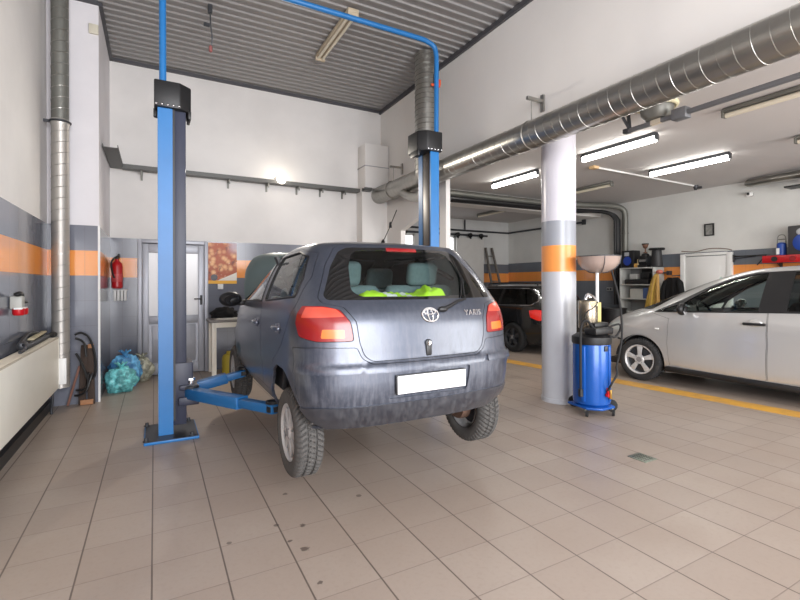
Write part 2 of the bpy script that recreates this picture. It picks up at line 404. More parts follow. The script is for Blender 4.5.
b = new(); bx(b, (3.74, 5.69, 4.5), (.1, .06, .09), None, .01); bx(b, (3.7, 5.67, 4.44), (.16, .02, .04), None, .008); loc(ob('damper_handle', b, M('orange_plastic', (224, 84, 40), .5), t), t)
b = new(); bx(b, (3.72, 5.705, 4.52), (.08, .04, .2), None, .008); loc(ob('damper_box', b, BLACK, t), t)
t = thing('ventilation_duct', 'vertical spiral duct in the left corner beside the radiator', 'duct', (-.99, 6.5, .26))
b = new(); lathe(b, [(.087, 0), (.087, 3.05), (.094, 3.06), (.094, 3.12), (.087, 3.13)], Matrix.Translation((-.99, 6.5, .26)), 32); loc(ob('duct_pipe', b, M('dull_galvanised_steel', (186, 182, 176), .4, .6, var=.15, scale=3), t), t)
b = new(); lathe(b, [(.087, 0), (.087, 1.58)], Matrix.Translation((-.99, 6.5, 3.39)), 32); loc(ob('upper_duct_pipe', b, GALVD, t), t)
b = new(); spiral(b, (-.99, 6.5, .3), (-.99, 6.5, 4.93), .087, .13, .0035); loc(ob('spiral_seam', b, GALV, t), t)
b = new(); tube(b, [V((-.99 + .1 * math.cos(q), 6.5 + .1 * math.sin(q), 3.36)) for q in [2 * PI * k / 24 for k in range(24)]], .012, 6, True); bx(b, (-1.1, 6.5, 3.36), (.09, .03, .03)); loc(ob('clamp', b, DARKM, t), t)
b = new(); bx(b, (-.965, 6.4, .46), (.085, .02, .3), None, .006); bx(b, (-.965, 6.388, .46), (.055, .012, .24), None, .004); loc(ob('inspection_plate', b, WHITEP, t), t)

t = thing('cable_tray', 'perforated steel cable tray along the back wall', 'cable tray', (1.5, 8.1, 3.25))
def tray(bm, a, bb, w, axis):
    a, bb = V(a), V(bb); c = (a + bb) / 2; L = (bb - a).length
    if axis == 'x':
        bx(bm, c, (L, w, .008))
        for s in (-1, 1): bx(bm, c + V((0, s * w / 2, .028)), (L, .006, .062))
        for k in range(int(L / .06)): bx(bm, (a.x + .03 + k * .06, c.y - w / 2 - .004, c.z + .022), (.02, .004, .02))
    else:
        bx(bm, c, (w, L, .008))
        for s in (-1, 1): bx(bm, c + V((s * w / 2, 0, .02)), (.006, L, .045))
        for k in range(int(L / .06)): bx(bm, (c.x + w / 2 + .004, a.y + .03 + k * .06, c.z + .022), (.004, .02, .02))
b = new(); tray(b, (-.46, 8.13, 3.25), (3.49, 8.13, 3.25), .16, 'x'); tray(b, (-.535, 7.02, 3.27), (-.535, 8.24, 3.27), .17, 'y')
tray(b, (3.5, 7.92, 3.25), (3.66, 7.92, 3.25), .12, 'x'); loc(ob('tray', b, M('dull_tray_steel', (98, 98, 96), .5, .4), t), t)
for x in (-.2, .4, 1.1, 1.75, 2.3, 2.75, 3.2):
    b = new(); bx(b, (x, 8.16, 3.225), (.03, .2, .02)); bx(b, (x, 8.26, 3.19), (.03, .02, .14)); bx(b, (x, 8.08, 3.2), (.02, .02, .06)); loc(ob('bracket', b, GALVD, t), t)
b = new()
for k in range(3): tube(b, [(-.4, 8.09 + k * .03, 3.268), (1.2, 8.1 + k * .02, 3.268), (3.45, 8.09 + k * .03, 3.268)], .011, 6)
loc(ob('cable', b, BLACK, t), t)

t = thing('wall_lamp', 'glowing bare bulb lamp on the back wall above the car', 'lamp', (1.97, 8.2, 3.36))
b = new(); bx(b, (1.97, 8.24, 3.33), (.12, .06, .12), None, .01); cyl(b, (1.97, 8.22, 3.33), (1.97, 8.12, 3.33), .03); loc(ob('holder', b, WHITEP, t), t)
b = new(); sph(b, (1.97, 8.05, 3.33), (.08, .08, .08)); loc(ob('bulb', b, BULBON, t), t)

def tube_lamp(label, x, y0, y1, z, lit, w=.09, axis='y', group='tube lamps on the bay ceiling'):
    t = thing('fluorescent_ceiling_lamp', label, 'ceiling lamp', (x, y0, z), 0, group); L = y1 - y0
    b = new(); w = .07 if lit else w
    bx(b, (x, (y0 + y1) / 2, z + .005), (w, L, .05), None, .008)
    for e in (y0, y1): bx(b, (x, e, z - .035), (w, .03, .09), None, .008)
    loc(ob('housing', b, GALVD if not lit else DARKM, t), t)
    b = new(); tube(b, [(x, y0 + .02, z - (.06 if lit else .055)), (x, y1 - .02, z - (.06 if lit else .055))], .045 if lit else .03, 16); loc(ob('lamp_tube', b, TUBEON if lit else TUBEOFF, t), t)
zt = H2 - .035
tube_lamp('lit fluorescent tube lamp just left of the striped column', 6.17, 6.05, 7.3, zt, True)
tube_lamp('lit fluorescent tube lamp just right of the striped column', 6.13, 3.78, 5.03, zt, True)
tube_lamp('lit fluorescent tube lamp nearest the far right wall', 8.09, 3.8, 5.13, zt, True)
tube_lamp('unlit tube lamp with cream tube beside the grey overhead rail', 6.06, 1.6, 2.9, zt, False)
tube_lamp('unlit tube lamp behind the column above the shelf unit', 8.25, 6.05, 7.3, zt, False)
tube_lamp('unlit tube lamp at the right edge near the steel exhaust pipe', 8.1, 1.7, 2.95, zt, False)
tube_lamp('dark unlit tube lamp on the dim ceiling above the black car', 8.55, 9.6, 10.8, zt, False)
t = thing('fluorescent_ceiling_lamp', 'unlit tube lamp on the ribbed grey ceiling of the high bay', 'ceiling lamp', (2.22, 5.3, 4.86))
b = new(); bx(b, (2.22, 5.98, 4.955), (.15, 1.35, .05), None, .01)
for e in (5.33, 6.63): bx(b, (2.22, e, 4.92), (.15, .04, .08), None, .01)
loc(ob('housing', b, M('aged_cream_lamp_housing', (190, 176, 152), .4), t), t)
for s in (-1, 1):
    b = new(); tube(b, [(2.22 + s * .035, 5.36, 4.91), (2.22 + s * .035, 6.6, 4.91)], .02, 12); loc(ob('lamp_tube', b, TUBEOFF, t), t)
t = thing('pull_cord', 'thin dark cord with red end hanging from the ribbed ceiling', 'cord', (.62, 6.2, 4.9))
b = new(); tube(b, smooth_path([(.6, 6.1, 4.98), (.605, 6.1, 4.75), (.625, 6.12, 4.6), (.62, 6.15, 4.48)], 6), .008, 6); bx(b, (.6, 6.1, 4.93), (.05, .05, .1)); bx(b, (.56, 6.1, 4.72), (.07, .03, .04)); loc(ob('cord', b, DARKM, t), t)
b = new(); lathe(b, [(.0, 0), (.022, .02), (.022, .08), (.006, .1)], Matrix.Translation((.61, 6.15, 4.4)), 12); loc(ob('cord_grip', b, M('faded_red', (150, 90, 88), .6), t), t)

# low bay services
GREYM = M('grey_rail_paint', (120, 122, 126), .45, .3)
t = thing('overhead_rail', 'grey square overhead rail running beside the big duct under bay ceiling', 'rail', (5.1, 3.5, 3.33))
b = new(); bx(b, (5.16, 1.8, 3.35), (.05, 3.6, .05), None, .006); loc(ob('rail_bar', b, GREYM, t), t)
b = new(); bx(b, (5.16, 2.9, 3.35), (.12, .16, .12), None, .01); loc(ob('clamp', b, GREYM, t), t)
b = new(); tube(b, [(5.16, 3.52, 3.36), (4.98, 3.54, 3.57)], .018, 6); tube(b, [(5.16, 3.52, 3.36), (5.16, 3.54, 3.57)], .022, 6); bx(b, (5.16, 3.56, 3.35), (.08, .06, .05)); loc(ob('bracket', b, DARKM, t), t)
b = new(); bx(b, (5.16, 3.18, 3.35), (.054, .12, .054)); loc(ob('sticker', b, M('cream_sticker', (214, 204, 184), .6), t), t)
t = thing('duct_stub', 'short round duct stub with cream foam ring under the bay ceiling', 'duct', (5.12, 3.18, 3.57))
b = new(); lathe(b, [(0, -.19), (.12, -.18), (.17, -.12), (.18, -.04), (.18, 0)], Matrix.Translation((5.2, 3.2, 3.57)) , 32); loc(ob('duct_pipe', b, GALVD, t), t)
b = new(); tube(b, [V((5.2 + .2 * math.cos(q), 3.2 + .2 * math.sin(q), 3.55)) for q in [2 * PI * k / 28 for k in range(28)]], .03, 8, True); loc(ob('foam_ring', b, M('cream_foam', (224, 214, 178), .9, bump=.4), t), t)
t = thing('cable_conduit', 'thin white conduit crossing the bay ceiling to the far wall', 'conduit', (6.9, 5.5, 3.55))
b = new(); tube(b, [(7.0, 5.45, H2 - .015), (10.2, 5.5, H2 - .015)], .016, 8); loc(ob('conduit_pipe', b, WHITEP, t), t)
b = new(); bx(b, (6.95, 5.45, H2 - .025), (.14, .12, .05), None, .01); loc(ob('junction_box', b, M('pale_orange_box', (222, 188, 140), .6), t), t)
b = new(); lathe(b, [(.05, 0), (.05, -.03), (.03, -.09), (.02, -.1)], Matrix.Translation((10.28, 5.5, H2)), 16); bx(b, (10.28, 5.43, H2 - .06), (.04, .1, .05)); tag(ob('motion_detector', b, DARKM), 'small dark sensor on ceiling at end of the white conduit', 'sensor')
t = thing('exhaust_pipe', 'bright steel pipe at the ceiling corner of the far right wall', 'pipe', (10.3, 4.2, 3.4))
b = new(); tube(b, smooth_path([(10.62, 4.66, 3.49), (10.6, 4.62, 3.48), (10.55, 4.45, 3.47), (10.5, 4.2, 3.47)], 6) + [V((10.5, 1.0, 3.47))], .075, 18); loc(ob('pipe_run', b, GALV, t), t)
b = new(); tube(b, [(10.55, 3.75, 3.52), (10.42, 3.7, 3.24)], .03, 8); tube(b, [(10.3, 3.65, 3.48), (10.66, 3.62, 3.36)], .03, 8); bx(b, (10.45, 3.5, 3.24), (.3, .9, .03)); loc(ob('bracket', b, BLACK, t), t)
t = thing('exhaust_pipe', 'bright steel pipe with elbow descending beside the shelf unit', 'pipe', (10.5, 7.42, 1.9))
b = new(); tube(b, [V((10.68, 7.45, 1.9)), V((10.68, 7.45, 3.1))] + smooth_path([(10.68, 7.45, 3.2), (10.65, 7.47, 3.34), (10.5, 7.53, 3.43), (10.25, 7.6, 3.45)], 6) + [V((9.6, 7.8, 3.45)), V((8.5, 8.1, 3.45)), V((4.6, 8.12, 3.45))], .072, 18); tube(b, [V((10.68 + .075 * math.cos(q), 7.45 + .075 * math.sin(q), 2.75)) for q in [2 * PI * k / 20 for k in range(20)]], .01, 6, True); loc(ob('pipe_run', b, GALVD, t), t)
t = thing('extraction_hose', 'black hose run along the soffit and down left of the steel pipe', 'hose', (10.4, 7.65, 1.0))
for k, (dx, r) in enumerate([(0, .05), (.08, .035), (-.09, .035)]):
    b = new(); tube(b, [V((10.6 + dx, 7.62, .9)), V((10.6 + dx, 7.62, 3.0))] + smooth_path([(10.6 + dx, 7.62, 3.1), (10.5 + dx, 7.7, 3.26), (10.25 + dx, 7.82, 3.33)], 5) + [V((9.5, 7.98, 3.33 - k * .02)), V((4.6, 8.02 + k * .03, 3.3 - k * .02))], r, 10); loc(ob('hose_run', b, BLACK, t), t)
t = thing('conduit_pipe', 'dark pipe along the walls of the dim deep end', 'pipe', (7, 11.9, 3.15))
b = new(); tube(b, [(4.5, 11.93, 3.2), (10.74, 11.93, 3.2), (10.74, 8.8, 3.2)], .03, 8); tube(b, [(8.9, 11.93, 3.2), (8.9, 11.93, 3.55)], .025, 8); loc(ob('pipe_run', b, DARKM, t), t)
b = new(); bx(b, (10.7, 8.75, 3.2), (.06, .1, .14)); loc(ob('valve_box', b, DARKM, t), t)
t = thing('sliding_door', 'pale sliding door hung from a roller rail in the deep end', 'door', (9.05, 11.85, 0))
b = new(); bx(b, (9.05, 11.86, 1.5), (1.1, .05, 2.9), None, .004); loc(ob('door_leaf', b, M('pale_door_panel', (206, 204, 200), .6), t), t)
b = new(); bx(b, (7.6, 11.9, 3.05), (4.4, .05, .06)); loc(ob('rail', b, DARKM, t), t)
for x in (6.6, 8.55, 9.05, 9.5):
    b = new(); lathe(b, [(.075, -.03), (.075, .03)], Matrix.Translation((x, 11.84, 3.04)) @ R(90, 'X'), 16); bx(b, (x, 11.84, 2.97), (.05, .06, .1)); loc(ob('roller', b, BLACK, t), t)
t = thing('ladder', 'grey ladder leaning on the wall behind the black car', 'ladder', (9.95, 11.6, 0))
for s in (-1, 1):
    b = new(); tube(b, [(9.98 + s * .24, 11.25, 0), (9.88 + s * .13, 11.92, 2.66)], .04, 8); loc(ob('rail', b, M('weathered_ladder_metal', (112, 106, 100), .55, .3), t), t)
for k in range(9):
    q = (k + .5) / 9.5; b = new(); c = V((9.98 - .1 * q, 11.25 + .67 * q, 2.66 * q)); h = .24 - .11 * q
    cyl(b, c - V((h, 0, 0)), c + V((h, 0, 0)), .017, 8); loc(ob('rung', b, GALVD, t), t)

# ------------------------------------------------------------------ left wall and back-left corner
t = thing('radiator', 'cream flat panel radiator on the left wall', 'radiator', (-1.08, 4.8, .27))
b = new(); bx(b, (-1.005, 4.37, .56), (.025, 4.0, .57), None, .006); loc(ob('front_panel', b, CREAM, t), t)
b = new(); bx(b, (-1.105, 4.37, .56), (.025, 4.0, .57), None, .006); loc(ob('rear_panel', b, CREAM, t), t)
b = new(); bx(b, (-1.055, 4.37, .85), (.13, 4.02, .012), None, .003)
for k in range(100): bx(b, (-1.055, 2.4 + k * .0395, .858), (.1, .012, .006))
loc(ob('top_grille', b, M('worn_radiator_grille', (206, 196, 178), .5, var=.2), t), t)
b = new(); bx(b, (-1.055, 6.376, .56), (.128, .012, .58)); loc(ob('end_cover', b, CREAM, t), t)
b = new(); bx(b, (-1.055, 2.364, .56), (.128, .012, .58)); loc(ob('end_cover', b, CREAM, t), t)
b = new(); tube(b, smooth_path([(-1.04, 6.3, .3), (-1.04, 6.3, .16), (-1.05, 6.31, .06), (-1.05, 6.31, .0)], 5), .014, 8); loc(ob('pipe_connection', b, DARKM, t), t)

t = thing('air_manifold', 'grey air outlet with red couplings on the left wall', 'air outlet', (-1.15, 5.12, 1.28))
b = new(); bx(b, (-1.1, 5.12, 1.3), (.09, .1, .12), None, .015); loc(ob('body', b, M('grey_plastic', (176, 176, 170), .5), t), t)
for yy_ in (5.07, 5.19):
    b = new(); lathe(b, [(.0, 0), (.038, .005), (.045, .02), (.045, .06), (.03, .07), (0, .07)], Matrix.Translation((-1.08, yy_, 1.185)), 20); loc(ob('coupling', b, RED, t), t)
b = new(); tube(b, smooth_path([(-1.1, 5.04, 1.37), (-1.07, 5.06, 1.385), (-1.07, 5.14, 1.375), (-1.08, 5.2, 1.36)], 5), .016, 8); sph(b, (-1.08, 5.05, 1.375), (.03, .04, .02)); tube(b, [(-1.1, 5.17, 1.31), (-1.06, 5.27, 1.3)], [.02, .012], 8); loc(ob('valve_handle', b, BLACK, t), t)
b = new(); bx(b, (-1.075, 5.12, 1.25), (.06, .2, .016), None, .004); loc(ob('collar', b, WHITEP, t), t)

t = thing('grease_gun', 'black grease gun with hose lying on the cream radiator', 'tool', (-1.06, 5.6, .87))
b = new(); tube(b, [(-1.05, 5.1, .895), (-1.06, 6.05, .895)], .03, 14); cyl(b, (-1.06, 6.05, .895), (-1.06, 6.36, .895), .018, 10); loc(ob('barrel', b, BLACK, t), t)
b = new(); bx(b, (-1.05, 5.06, .92), (.06, .14, .07), None, .02); tube(b, smooth_path([(-1.04, 5.02, .93), (-1.0, 4.9, .94), (-.99, 4.8, .91), (-1.0, 4.72, .9)], 5), .014, 8); loc(ob('head', b, DARKM, t), t)
b = new(); tube(b, smooth_path([(-1.08, 5.1, .93), (-1.1, 5.5, .98), (-1.1, 5.8, .97), (-1.09, 6.1, .93)], 6), .016, 8); loc(ob('lever', b, BLACK, t), t)
b = new(); bx(b, (-1.07, 5.75, .945), (.05, .6, .02), R(2, 'X'), .006); loc(ob('cover_strip', b, M('beige_plastic', (190, 180, 150), .6), t), t)
b = new(); tube(b, smooth_path([(-1.06, 6.2, .9), (-1.03, 6.32, .91), (-1.02, 6.36, .89), (-1.04, 6.28, .885)], 6), .02, 8); loc(ob('hose', b, RUBBER, t), t)

t = thing('rubber_hose', 'black rubber hoses looped around the boards by the pilaster', 'hose', (-.8, 6.62, .3))
for pts in ([(-.86, 6.56, .86), (-.8, 6.6, .875), (-.72, 6.6, .8), (-.665, 6.58, .58), (-.66, 6.56, .38), (-.69, 6.54, .33), (-.73, 6.52, .4)],
            [(-.86, 6.55, .82), (-.8, 6.55, .79), (-.76, 6.5, .74), (-.74, 6.47, .6)],
            [(-.85, 6.53, .64), (-.8, 6.5, .55), (-.76, 6.47, .45), (-.73, 6.46, .34)],
            [(-.85, 6.53, .2), (-.78, 6.5, .205), (-.73, 6.47, .26), (-.72, 6.46, .4)],
            [(-.86, 6.52, .14), (-.8, 6.48, .15), (-.74, 6.46, .2), (-.7, 6.47, .33), (-.68, 6.5, .4)]):
    b = new(); tube(b, smooth_path(pts, 8), .013, 8); loc(ob('hose_loop', b, BLACK, t), t)
t = thing('timber_board', 'dark worn timber boards standing against the pilaster', 'board', (-.75, 6.58, 0))
b = new(); bx(b, (-.79, 6.64, .36), (.07, .05, .72), R(-3, 'X') @ R(2, 'Y'), .005); loc(ob('board', b, WOOD, t), t)
b = new(); bx(b, (-.715, 6.64, .35), (.07, .05, .7), R(-3, 'X') @ R(-2, 'Y'), .005); loc(ob('board', b, WOOD, t), t)
b = new(); bx(b, (-.75, 6.59, .035), (.13, .035, .06), None, .005); loc(ob('end_block', b, WOODL, t), t)
b = new(); bx(b, (-.71, 6.605, .71), (.06, .03, .05), None, .005); loc(ob('end_block', b, WOODL, t), t)
b = new(); bx(b, (-.885, 6.63, .24), (.025, .02, .48), R(14, 'Y') @ R(-4, 'X'), .004); tag(ob('wooden_slat', b, M('reddish_wood', (128, 88, 74), .7, var=.3)), 'reddish wooden slat leaning behind the left corner duct', 'slat')

t = thing('fire_extinguisher', 'red fire extinguisher hanging on the tiled back wall', 'fire extinguisher', (-.5, 8.12, 1.4))
b = new(); lathe(b, [(0, 0), (.06, .0), (.075, .02), (.075, .34), (.062, .39), (.03, .42), (.025, .45)], Matrix.Translation((-.53, 8.13, 1.4)), 32); loc(ob('cylinder', b, RED, t), t)
b = new(); cyl(b, (-.53, 8.13, 1.85), (-.53, 8.13, 1.9), .02, 12); bx(b, (-.51, 8.11, 1.91), (.03, .13, .02), R(15, 'X'), .005); bx(b, (-.51, 8.11, 1.88), (.03, .11, .015), R(-8, 'X'), .005); loc(ob('valve_head', b, BLACK, t), t)
b = new(); tube(b, smooth_path([(-.55, 8.12, 1.88), (-.6, 8.08, 1.8), (-.585, 8.05, 1.65), (-.56, 8.045, 1.56)], 6), .013, 8); loc(ob('hose', b, BLACK, t), t)
b = new(); lathe(b, [(.0755, 0), (.0765, .003), (.0765, .12), (.0755, .123)], Matrix.Translation((-.53, 8.13, 1.5)), 32, cap=False); loc(ob('instruction_band', b, M('printed_red_band', (214, 84, 84), .4, var=.5, scale=40), t), t)
t = thing('wall_shelf', 'small white slotted bracket shelf below the fire extinguisher', 'shelf', (-.5, 8.2, 1.3))
b = new()
for k in range(4): bx(b, (-.56 + k * .045, 8.2, 1.29), (.036, .12, .16), None, .006)
loc(ob('shelf_box', b, WHITEP, t), t)
b = new(); bx(b, (-.49, 8.2, 1.375), (.19, .13, .015), None, .003); loc(ob('shelf_top', b, WHITEP, t), t)

def bag(name, label, c, s, col, seed, knot=True, alpha=None):
    b = new(); bmesh.ops.create_icosphere(b, subdivisions=5, radius=1)
    for v in b.verts:
        d = v.co.normalized(); n = noise.noise(d * 2.2 + V((seed, 0, 0))) * .22 + noise.noise(d * 6 + V((0, seed, 0))) * .10 - abs(noise.noise(d * 11 + V((0, 0, seed)))) * .09
        p = d * (1 + n); p.z = max(p.z, -.78)
        if d.z > .8: p *= 1 - (d.z - .8) * .8
        v.co = V((c[0] + p.x * s[0], c[1] + p.y * s[1], c[2] + (p.z + .78) * s[2]))
    n = NT(name + '_film'); cc = lin(*col)
    n.set(Base_Color=n.mix(n.ramp(n.noise(11, detail=6), .4, .68), tuple(x * .6 for x in cc), tuple(min(1, x * 1.5 + .03) for x in cc)), Roughness=.25, Transmission_Weight=0.0)
    n.bump(n.noise(22, detail=6), .5, .01)
    t = thing(name, label, 'rubbish bag', (c[0], c[1], 0), 0, 'rubbish bags by the pilaster')
    loc(ob('bag_body', b, n.m, t, 180), t)
    b = new(); z = c[2] + s[2] * 1.72
    for k in range(7):
        q = k / 7 * 2 * PI + seed; tube(b, smooth_path([(c[0], c[1], z - .04), (c[0] + .03 * math.cos(q), c[1] + .03 * math.sin(q), z + .02), (c[0] + .08 * math.cos(q), c[1] + .08 * math.sin(q), z + .05)], 3), [.02, .018, .016, .014, .012, .012, .01][:7], 6)
    loc(ob('tied_neck', b, n.m, t, 180), t)
bag('rubbish_bag', 'teal rubbish bag at the front of the pile by the pilaster', (-.43, 7.2, 0), (.19, .16, .2), (120, 208, 214), 1.3)
bag('rubbish_bag', 'bright blue rubbish bag standing behind the teal bag', (-.4, 7.55, 0), (.2, .16, .27), (98, 170, 232), 4.1)
bag('rubbish_bag', 'beige see-through rubbish bag beside the aluminium door', (-.2, 7.86, 0), (.16, .14, .21), (176, 176, 158), 7.7)

b = new(); bx(b, (-.68, 6.685, 4.625), (.1, .03, .12), None, .006); tag(ob('junction_box', b, M('cream_junction_plate', (214, 208, 190), .5)), 'cream square plate high on the pilaster near the ceiling', 'junction box')
# poster
def poster_mat():
    n = NT('poster_print'); o = n.obj(); s = n.node('ShaderNodeSeparateXYZ'); n.l.new(o, s.inputs[0])
    a = n.noise(9, detail=3); c = n.noise(14, detail=4, stretch=(1, 1, 1.6))
    v = n.node('ShaderNodeTexVoronoi'); v.inputs['Scale'].default_value = 11; n.l.new(o, v.inputs['Vector'])
    k = n.mix(n.ramp(v.outputs['Distance'], .1, .65), lin(240, 186, 130), lin(176, 84, 44))
    k = n.mix(n.ramp(a, .55, .7), k, lin(120, 52, 30)); k = n.mix(n.ramp(c, .6, .75), k, lin(240, 200, 170))
    k = n.mix(n.math('MULTIPLY', n.ramp(s.outputs['X'], .05, .2), n.ramp(s.outputs['Z'], .12, .3)), k, lin(196, 176, 184))
    bandz = n.math('LESS_THAN', n.math('SUBTRACT', s.outputs['Z'], n.math('MULTIPLY', s.outputs['X'], .45)), -.25)
    k = n.mix(bandz, k, lin(232, 226, 216))
    k = n.mix(n.math('LESS_THAN', s.outputs['Z'], -.285), k, lin(240, 176, 40))
    n.set(Base_Color=k, Roughness=.45); return n.m
t = thing('poster', 'orange food photo poster on the back wall beside the door', 'poster', (1.0, YB - .012, 1.81))
b = new(); bx(b, (-.012, 0, .01), (.5, .012, .7)); ob('print', b, poster_mat(), t)
b = new(); lathe(b, [(.055, 0), (.055, .004)], Matrix.Translation((-.13, -.007, -.235)) @ R(90, 'X'), 24); ob('round_mark', b, M('dark_round_mark', (46, 44, 52), .3), t)
t = thing('light_switch', 'white light switch on the wall under the poster', 'switch', (.97, YB - .02, 1.42))
b = new(); bx(b, (0, 0, 0), (.09, .03, .09), None, .008); ob('switch_plate', b, WHITEP, t)
b = new(); bx(b, (0, -.018, 0), (.05, .012, .06), R(6, 'X'), .003); ob('rocker', b, WHITEP, t)
t = thing('side_table', 'white table with grey top against the back wall', 'table', (1.15, 7.9, 0))
b = new(); bx(b, (1.18, 7.88, .87), (.9, .55, .035), None, .004); loc(ob('tabletop', b, M('grey_table_top', (128, 124, 120), .4), t), t)
for x in (.8, 1.56):
    for y_ in (7.66, 8.1):
        b = new(); bx(b, (x, y_, .426), (.07, .07, .852), None, .005); loc(ob('leg', b, CREAM, t), t)
b = new(); bx(b, (1.18, 7.64, .81), (.83, .02, .08)); bx(b, (1.18, 8.12, .81), (.83, .02, .08)); loc(ob('apron', b, CREAM, t), t)
b = new(); bmesh.ops.create_icosphere(b, subdivisions=4, radius=1)
for v in b.verts:
    d = v.co.normalized(); p = d * (1 + .25 * noise.noise(d * 3)); v.co = V((.98 + p.x * .2, 7.85 + p.y * .15, .95 + max(p.z, -.3) * .13 + .005 + .0))
tag(ob('work_cloth', b, CLOTH, None, 180), 'crumpled black cloth lying on the paper on the white table', 'cloth')
b = new()
for k in range(6): bx(b, (1.0 + .004 * k, 7.83, .891 + k * .0045), (.36, .28, .004), R(3 * k, 'Z'))
tag(ob('paper_stack', b, M('white_paper', (224, 220, 212), .8)), 'stack of white paper under the black cloth', 'paper')
b = new(); lathe(b, [(0, 0), (.1, .0), (.11, .02), (.11, .25), (.09, .3), (.04, .32), (.04, .36), (0, .36)], Matrix.Translation((1.05, 7.85, .0)), 20); tag(ob('plastic_canister', b, M('yellow_plastic', (190, 170, 60), .5)), 'yellow canister on the floor under the white table', 'canister')
t = thing('hanging_hook', 'thin black cord with weight hanging below the far end of the big duct', 'cord', (3.9, 7.4, 2.5))
b = new(); tube(b, [(3.9, 7.3, 2.82), (3.9, 7.62, 2.5), (3.9, 7.85, 2.3)], .008, 6); loc(ob('cord', b, BLACK, t), t)
b = new(); lathe(b, [(.0, .12), (.02, .1), (.03, .0), (0, 0)], Matrix.Translation((3.9, 7.56, 2.52)), 10); lathe(b, [(.0, .14), (.03, .1), (.05, .0), (0, 0)], Matrix.Translation((3.9, 7.87, 2.2)), 10); loc(ob('weight', b, BLACK, t), t)

# ------------------------------------------------------------------ two-post lift
def lift_post(x, y, s, label, labels_arm):
    """s=+1: channel opens to +x"""
    t = thing('lift_post', label, 'vehicle lift', (x, y, 0), 0, 'two-post lift columns')
    b = new(); bx(b, (s * .02, .0, .012), (.46, .6, .024), None, .004); ob('base_plate', b, BLUE, t)
    b = new(); bx(b, (s * .02, 0, .0265), (.44, .58, .005)); ob('base_wear_cover', b, M('oily_black_plate', (34, 36, 40), .35, .3, var=.5), t)
    for px, py in ((-.19, -.26), (.19, -.26), (-.19, .26), (.19, .26)):
        b = new(); lathe(b, [(.03, .028), (.03, .034), (.016, .035), (.016, .06), (0, .06)], Matrix.Translation((px, py, 0)), 10); ob('anchor_bolt', b, DARKM, t)
    # C channel
    b = new(); H = 3.2; w = .155
    xi, xo, hw = -s * .09, s * .035, .15
    lf = .03 if s > 0 else .12
    P = [(xi, -hw), (xo, -hw), (xo, -hw + .03), (xo - s * .012, -hw + .03), (xo - s * .012, -hw + .01), (xi + s * .01, -hw + .01), (xi + s * .01, hw - .01), (xo - s * .012, hw - .01), (xo - s * .012, hw - lf), (xo, hw - lf), (xo, hw), (xi, hw)]
    prism(b, P, lambda a, c: (a, c, .03), lambda a, c: (a, c, H)); ob('column', b, BLUE, t)
    b = new()
    if s > 0: bx(b, (.095, 0, 1.65), (.115, .22, 3.1), None, .006)
    else: bx(b, (.015, -.04, 1.65), (.1, .19, 3.1), None, .006)
    ob('sliding_cover', b, DBLUE if s > 0 else M('dark_brown_channel', (60, 52, 50), .4, .3, var=.3), t)
    if s > 0:
        b = new(); bx(b, (.045, -.125, 1.65), (.02, .03, 3.0)); ob('cable_guide', b, BLACK, t)
    # carriage
    b = new(); bx(b, (s * .1, 0, .52), (.22, .25, .36), None, .012); bx(b, (s * .17, 0, .33), (.18, .34, .08), None, .01); bx(b, (s * .17, 0, .46), (.16, .32, .05), None, .01); ob('carriage', b, DBLUE, t)
    # cap
    b = new(); prism(b, [(-s * .12, -.19), (s * .1, -.19), (s * .2, -.1), (s * .2, .14), (s * .12, .2), (-s * .12, .2)], lambda a, c: (a, c, 3.13), lambda a, c: (a, c, 3.38), .012)
    ob('top_cover', b, BLACK, t)
    for k in range(5):
        b = new(); sph(b, (-s * .1 + s * k * .048, -.193, 3.15), (.012, .01, .012), None, 8, 6); ob('cover_screw', b, CHROME, t)
    b = new(); bx(b, (s * .185, -.02, 3.11), (.03, .2, .08), None, .008); ob('limit_switch', b, BLACK, t)
    b = new(); bx(b, (-s * .11, -.03, 3.11), (.03, .05, .08), None, .008); ob('cable_clamp', b, BLACK, t)
    # arms
    for k, (tx, ty) in enumerate(labels_arm):
        p0 = V((s * .19, -.11 if k == 0 else .11, .395)); p1 = V((tx, ty, .50))
        d = p1 - p0; L = d.length; a = math.atan2(d.y, d.x); tilt = math.asin(d.z / L)
        ro = Matrix.Rotation(a, 4, 'Z') @ Matrix.Rotation(-tilt, 4, 'Y')
        b = new(); mid = p0 + d * .33; bx(b, mid, (L * .7, .115, .1), ro, .008); ar = ob('swing_arm', b, BLUE, t)
        b = new(); bx(b, p0 + d * .84, (L * .38, .08, .07), ro, .006); ob('extension', b, BLUE, ar)
        b = new(); lathe(b, [(.0, -.03), (.05, -.03), (.05, .012), (.02, .012), (.02, .03), (.055, .032), (.055, .05), (0, .05)], Matrix.Translation(p1 + V((0, 0, .01))), 20); ob('lifting_pad', b, BLACK, ar)
        b = new(); cyl(b, p0 + V((0, 0, -.09)), p0 + V((0, 0, .13)), .028, 14); cyl(b, p0 + V((0, 0, .13)), p0 + V((0, 0, .15)), .04, 6); ob('pivot_pin', b, CHROME, ar)
        b = new(); lathe(b, [(.0, 0), (.075, 0), (.075, .02), (.06, .03), (0, .03)], Matrix.Translation(p0 + V((0, 0, .052))), 18); ob('arm_gear', b, DARKM, ar)
    b = new(); prism(b, [(s * .12, .3), (s * .3, .3), (s * .3, .34), (s * .2, .46), (s * .12, .46)], lambda a, c: (a, -.02, c), lambda a, c: (a, .02, c)); ob('gusset', b, BLUE, t)
    return t
LP = (.095, 4.93); RP = (3.075, 4.93)
lift_post(*LP, 1, 'blue two-post lift column standing left of the raised car', [(.68, -1.45), (.72, .12)])
lift_post(*RP, -1, 'blue two-post lift column standing right behind the raised car', [(-.66, -1.45), (-.70, .12)])
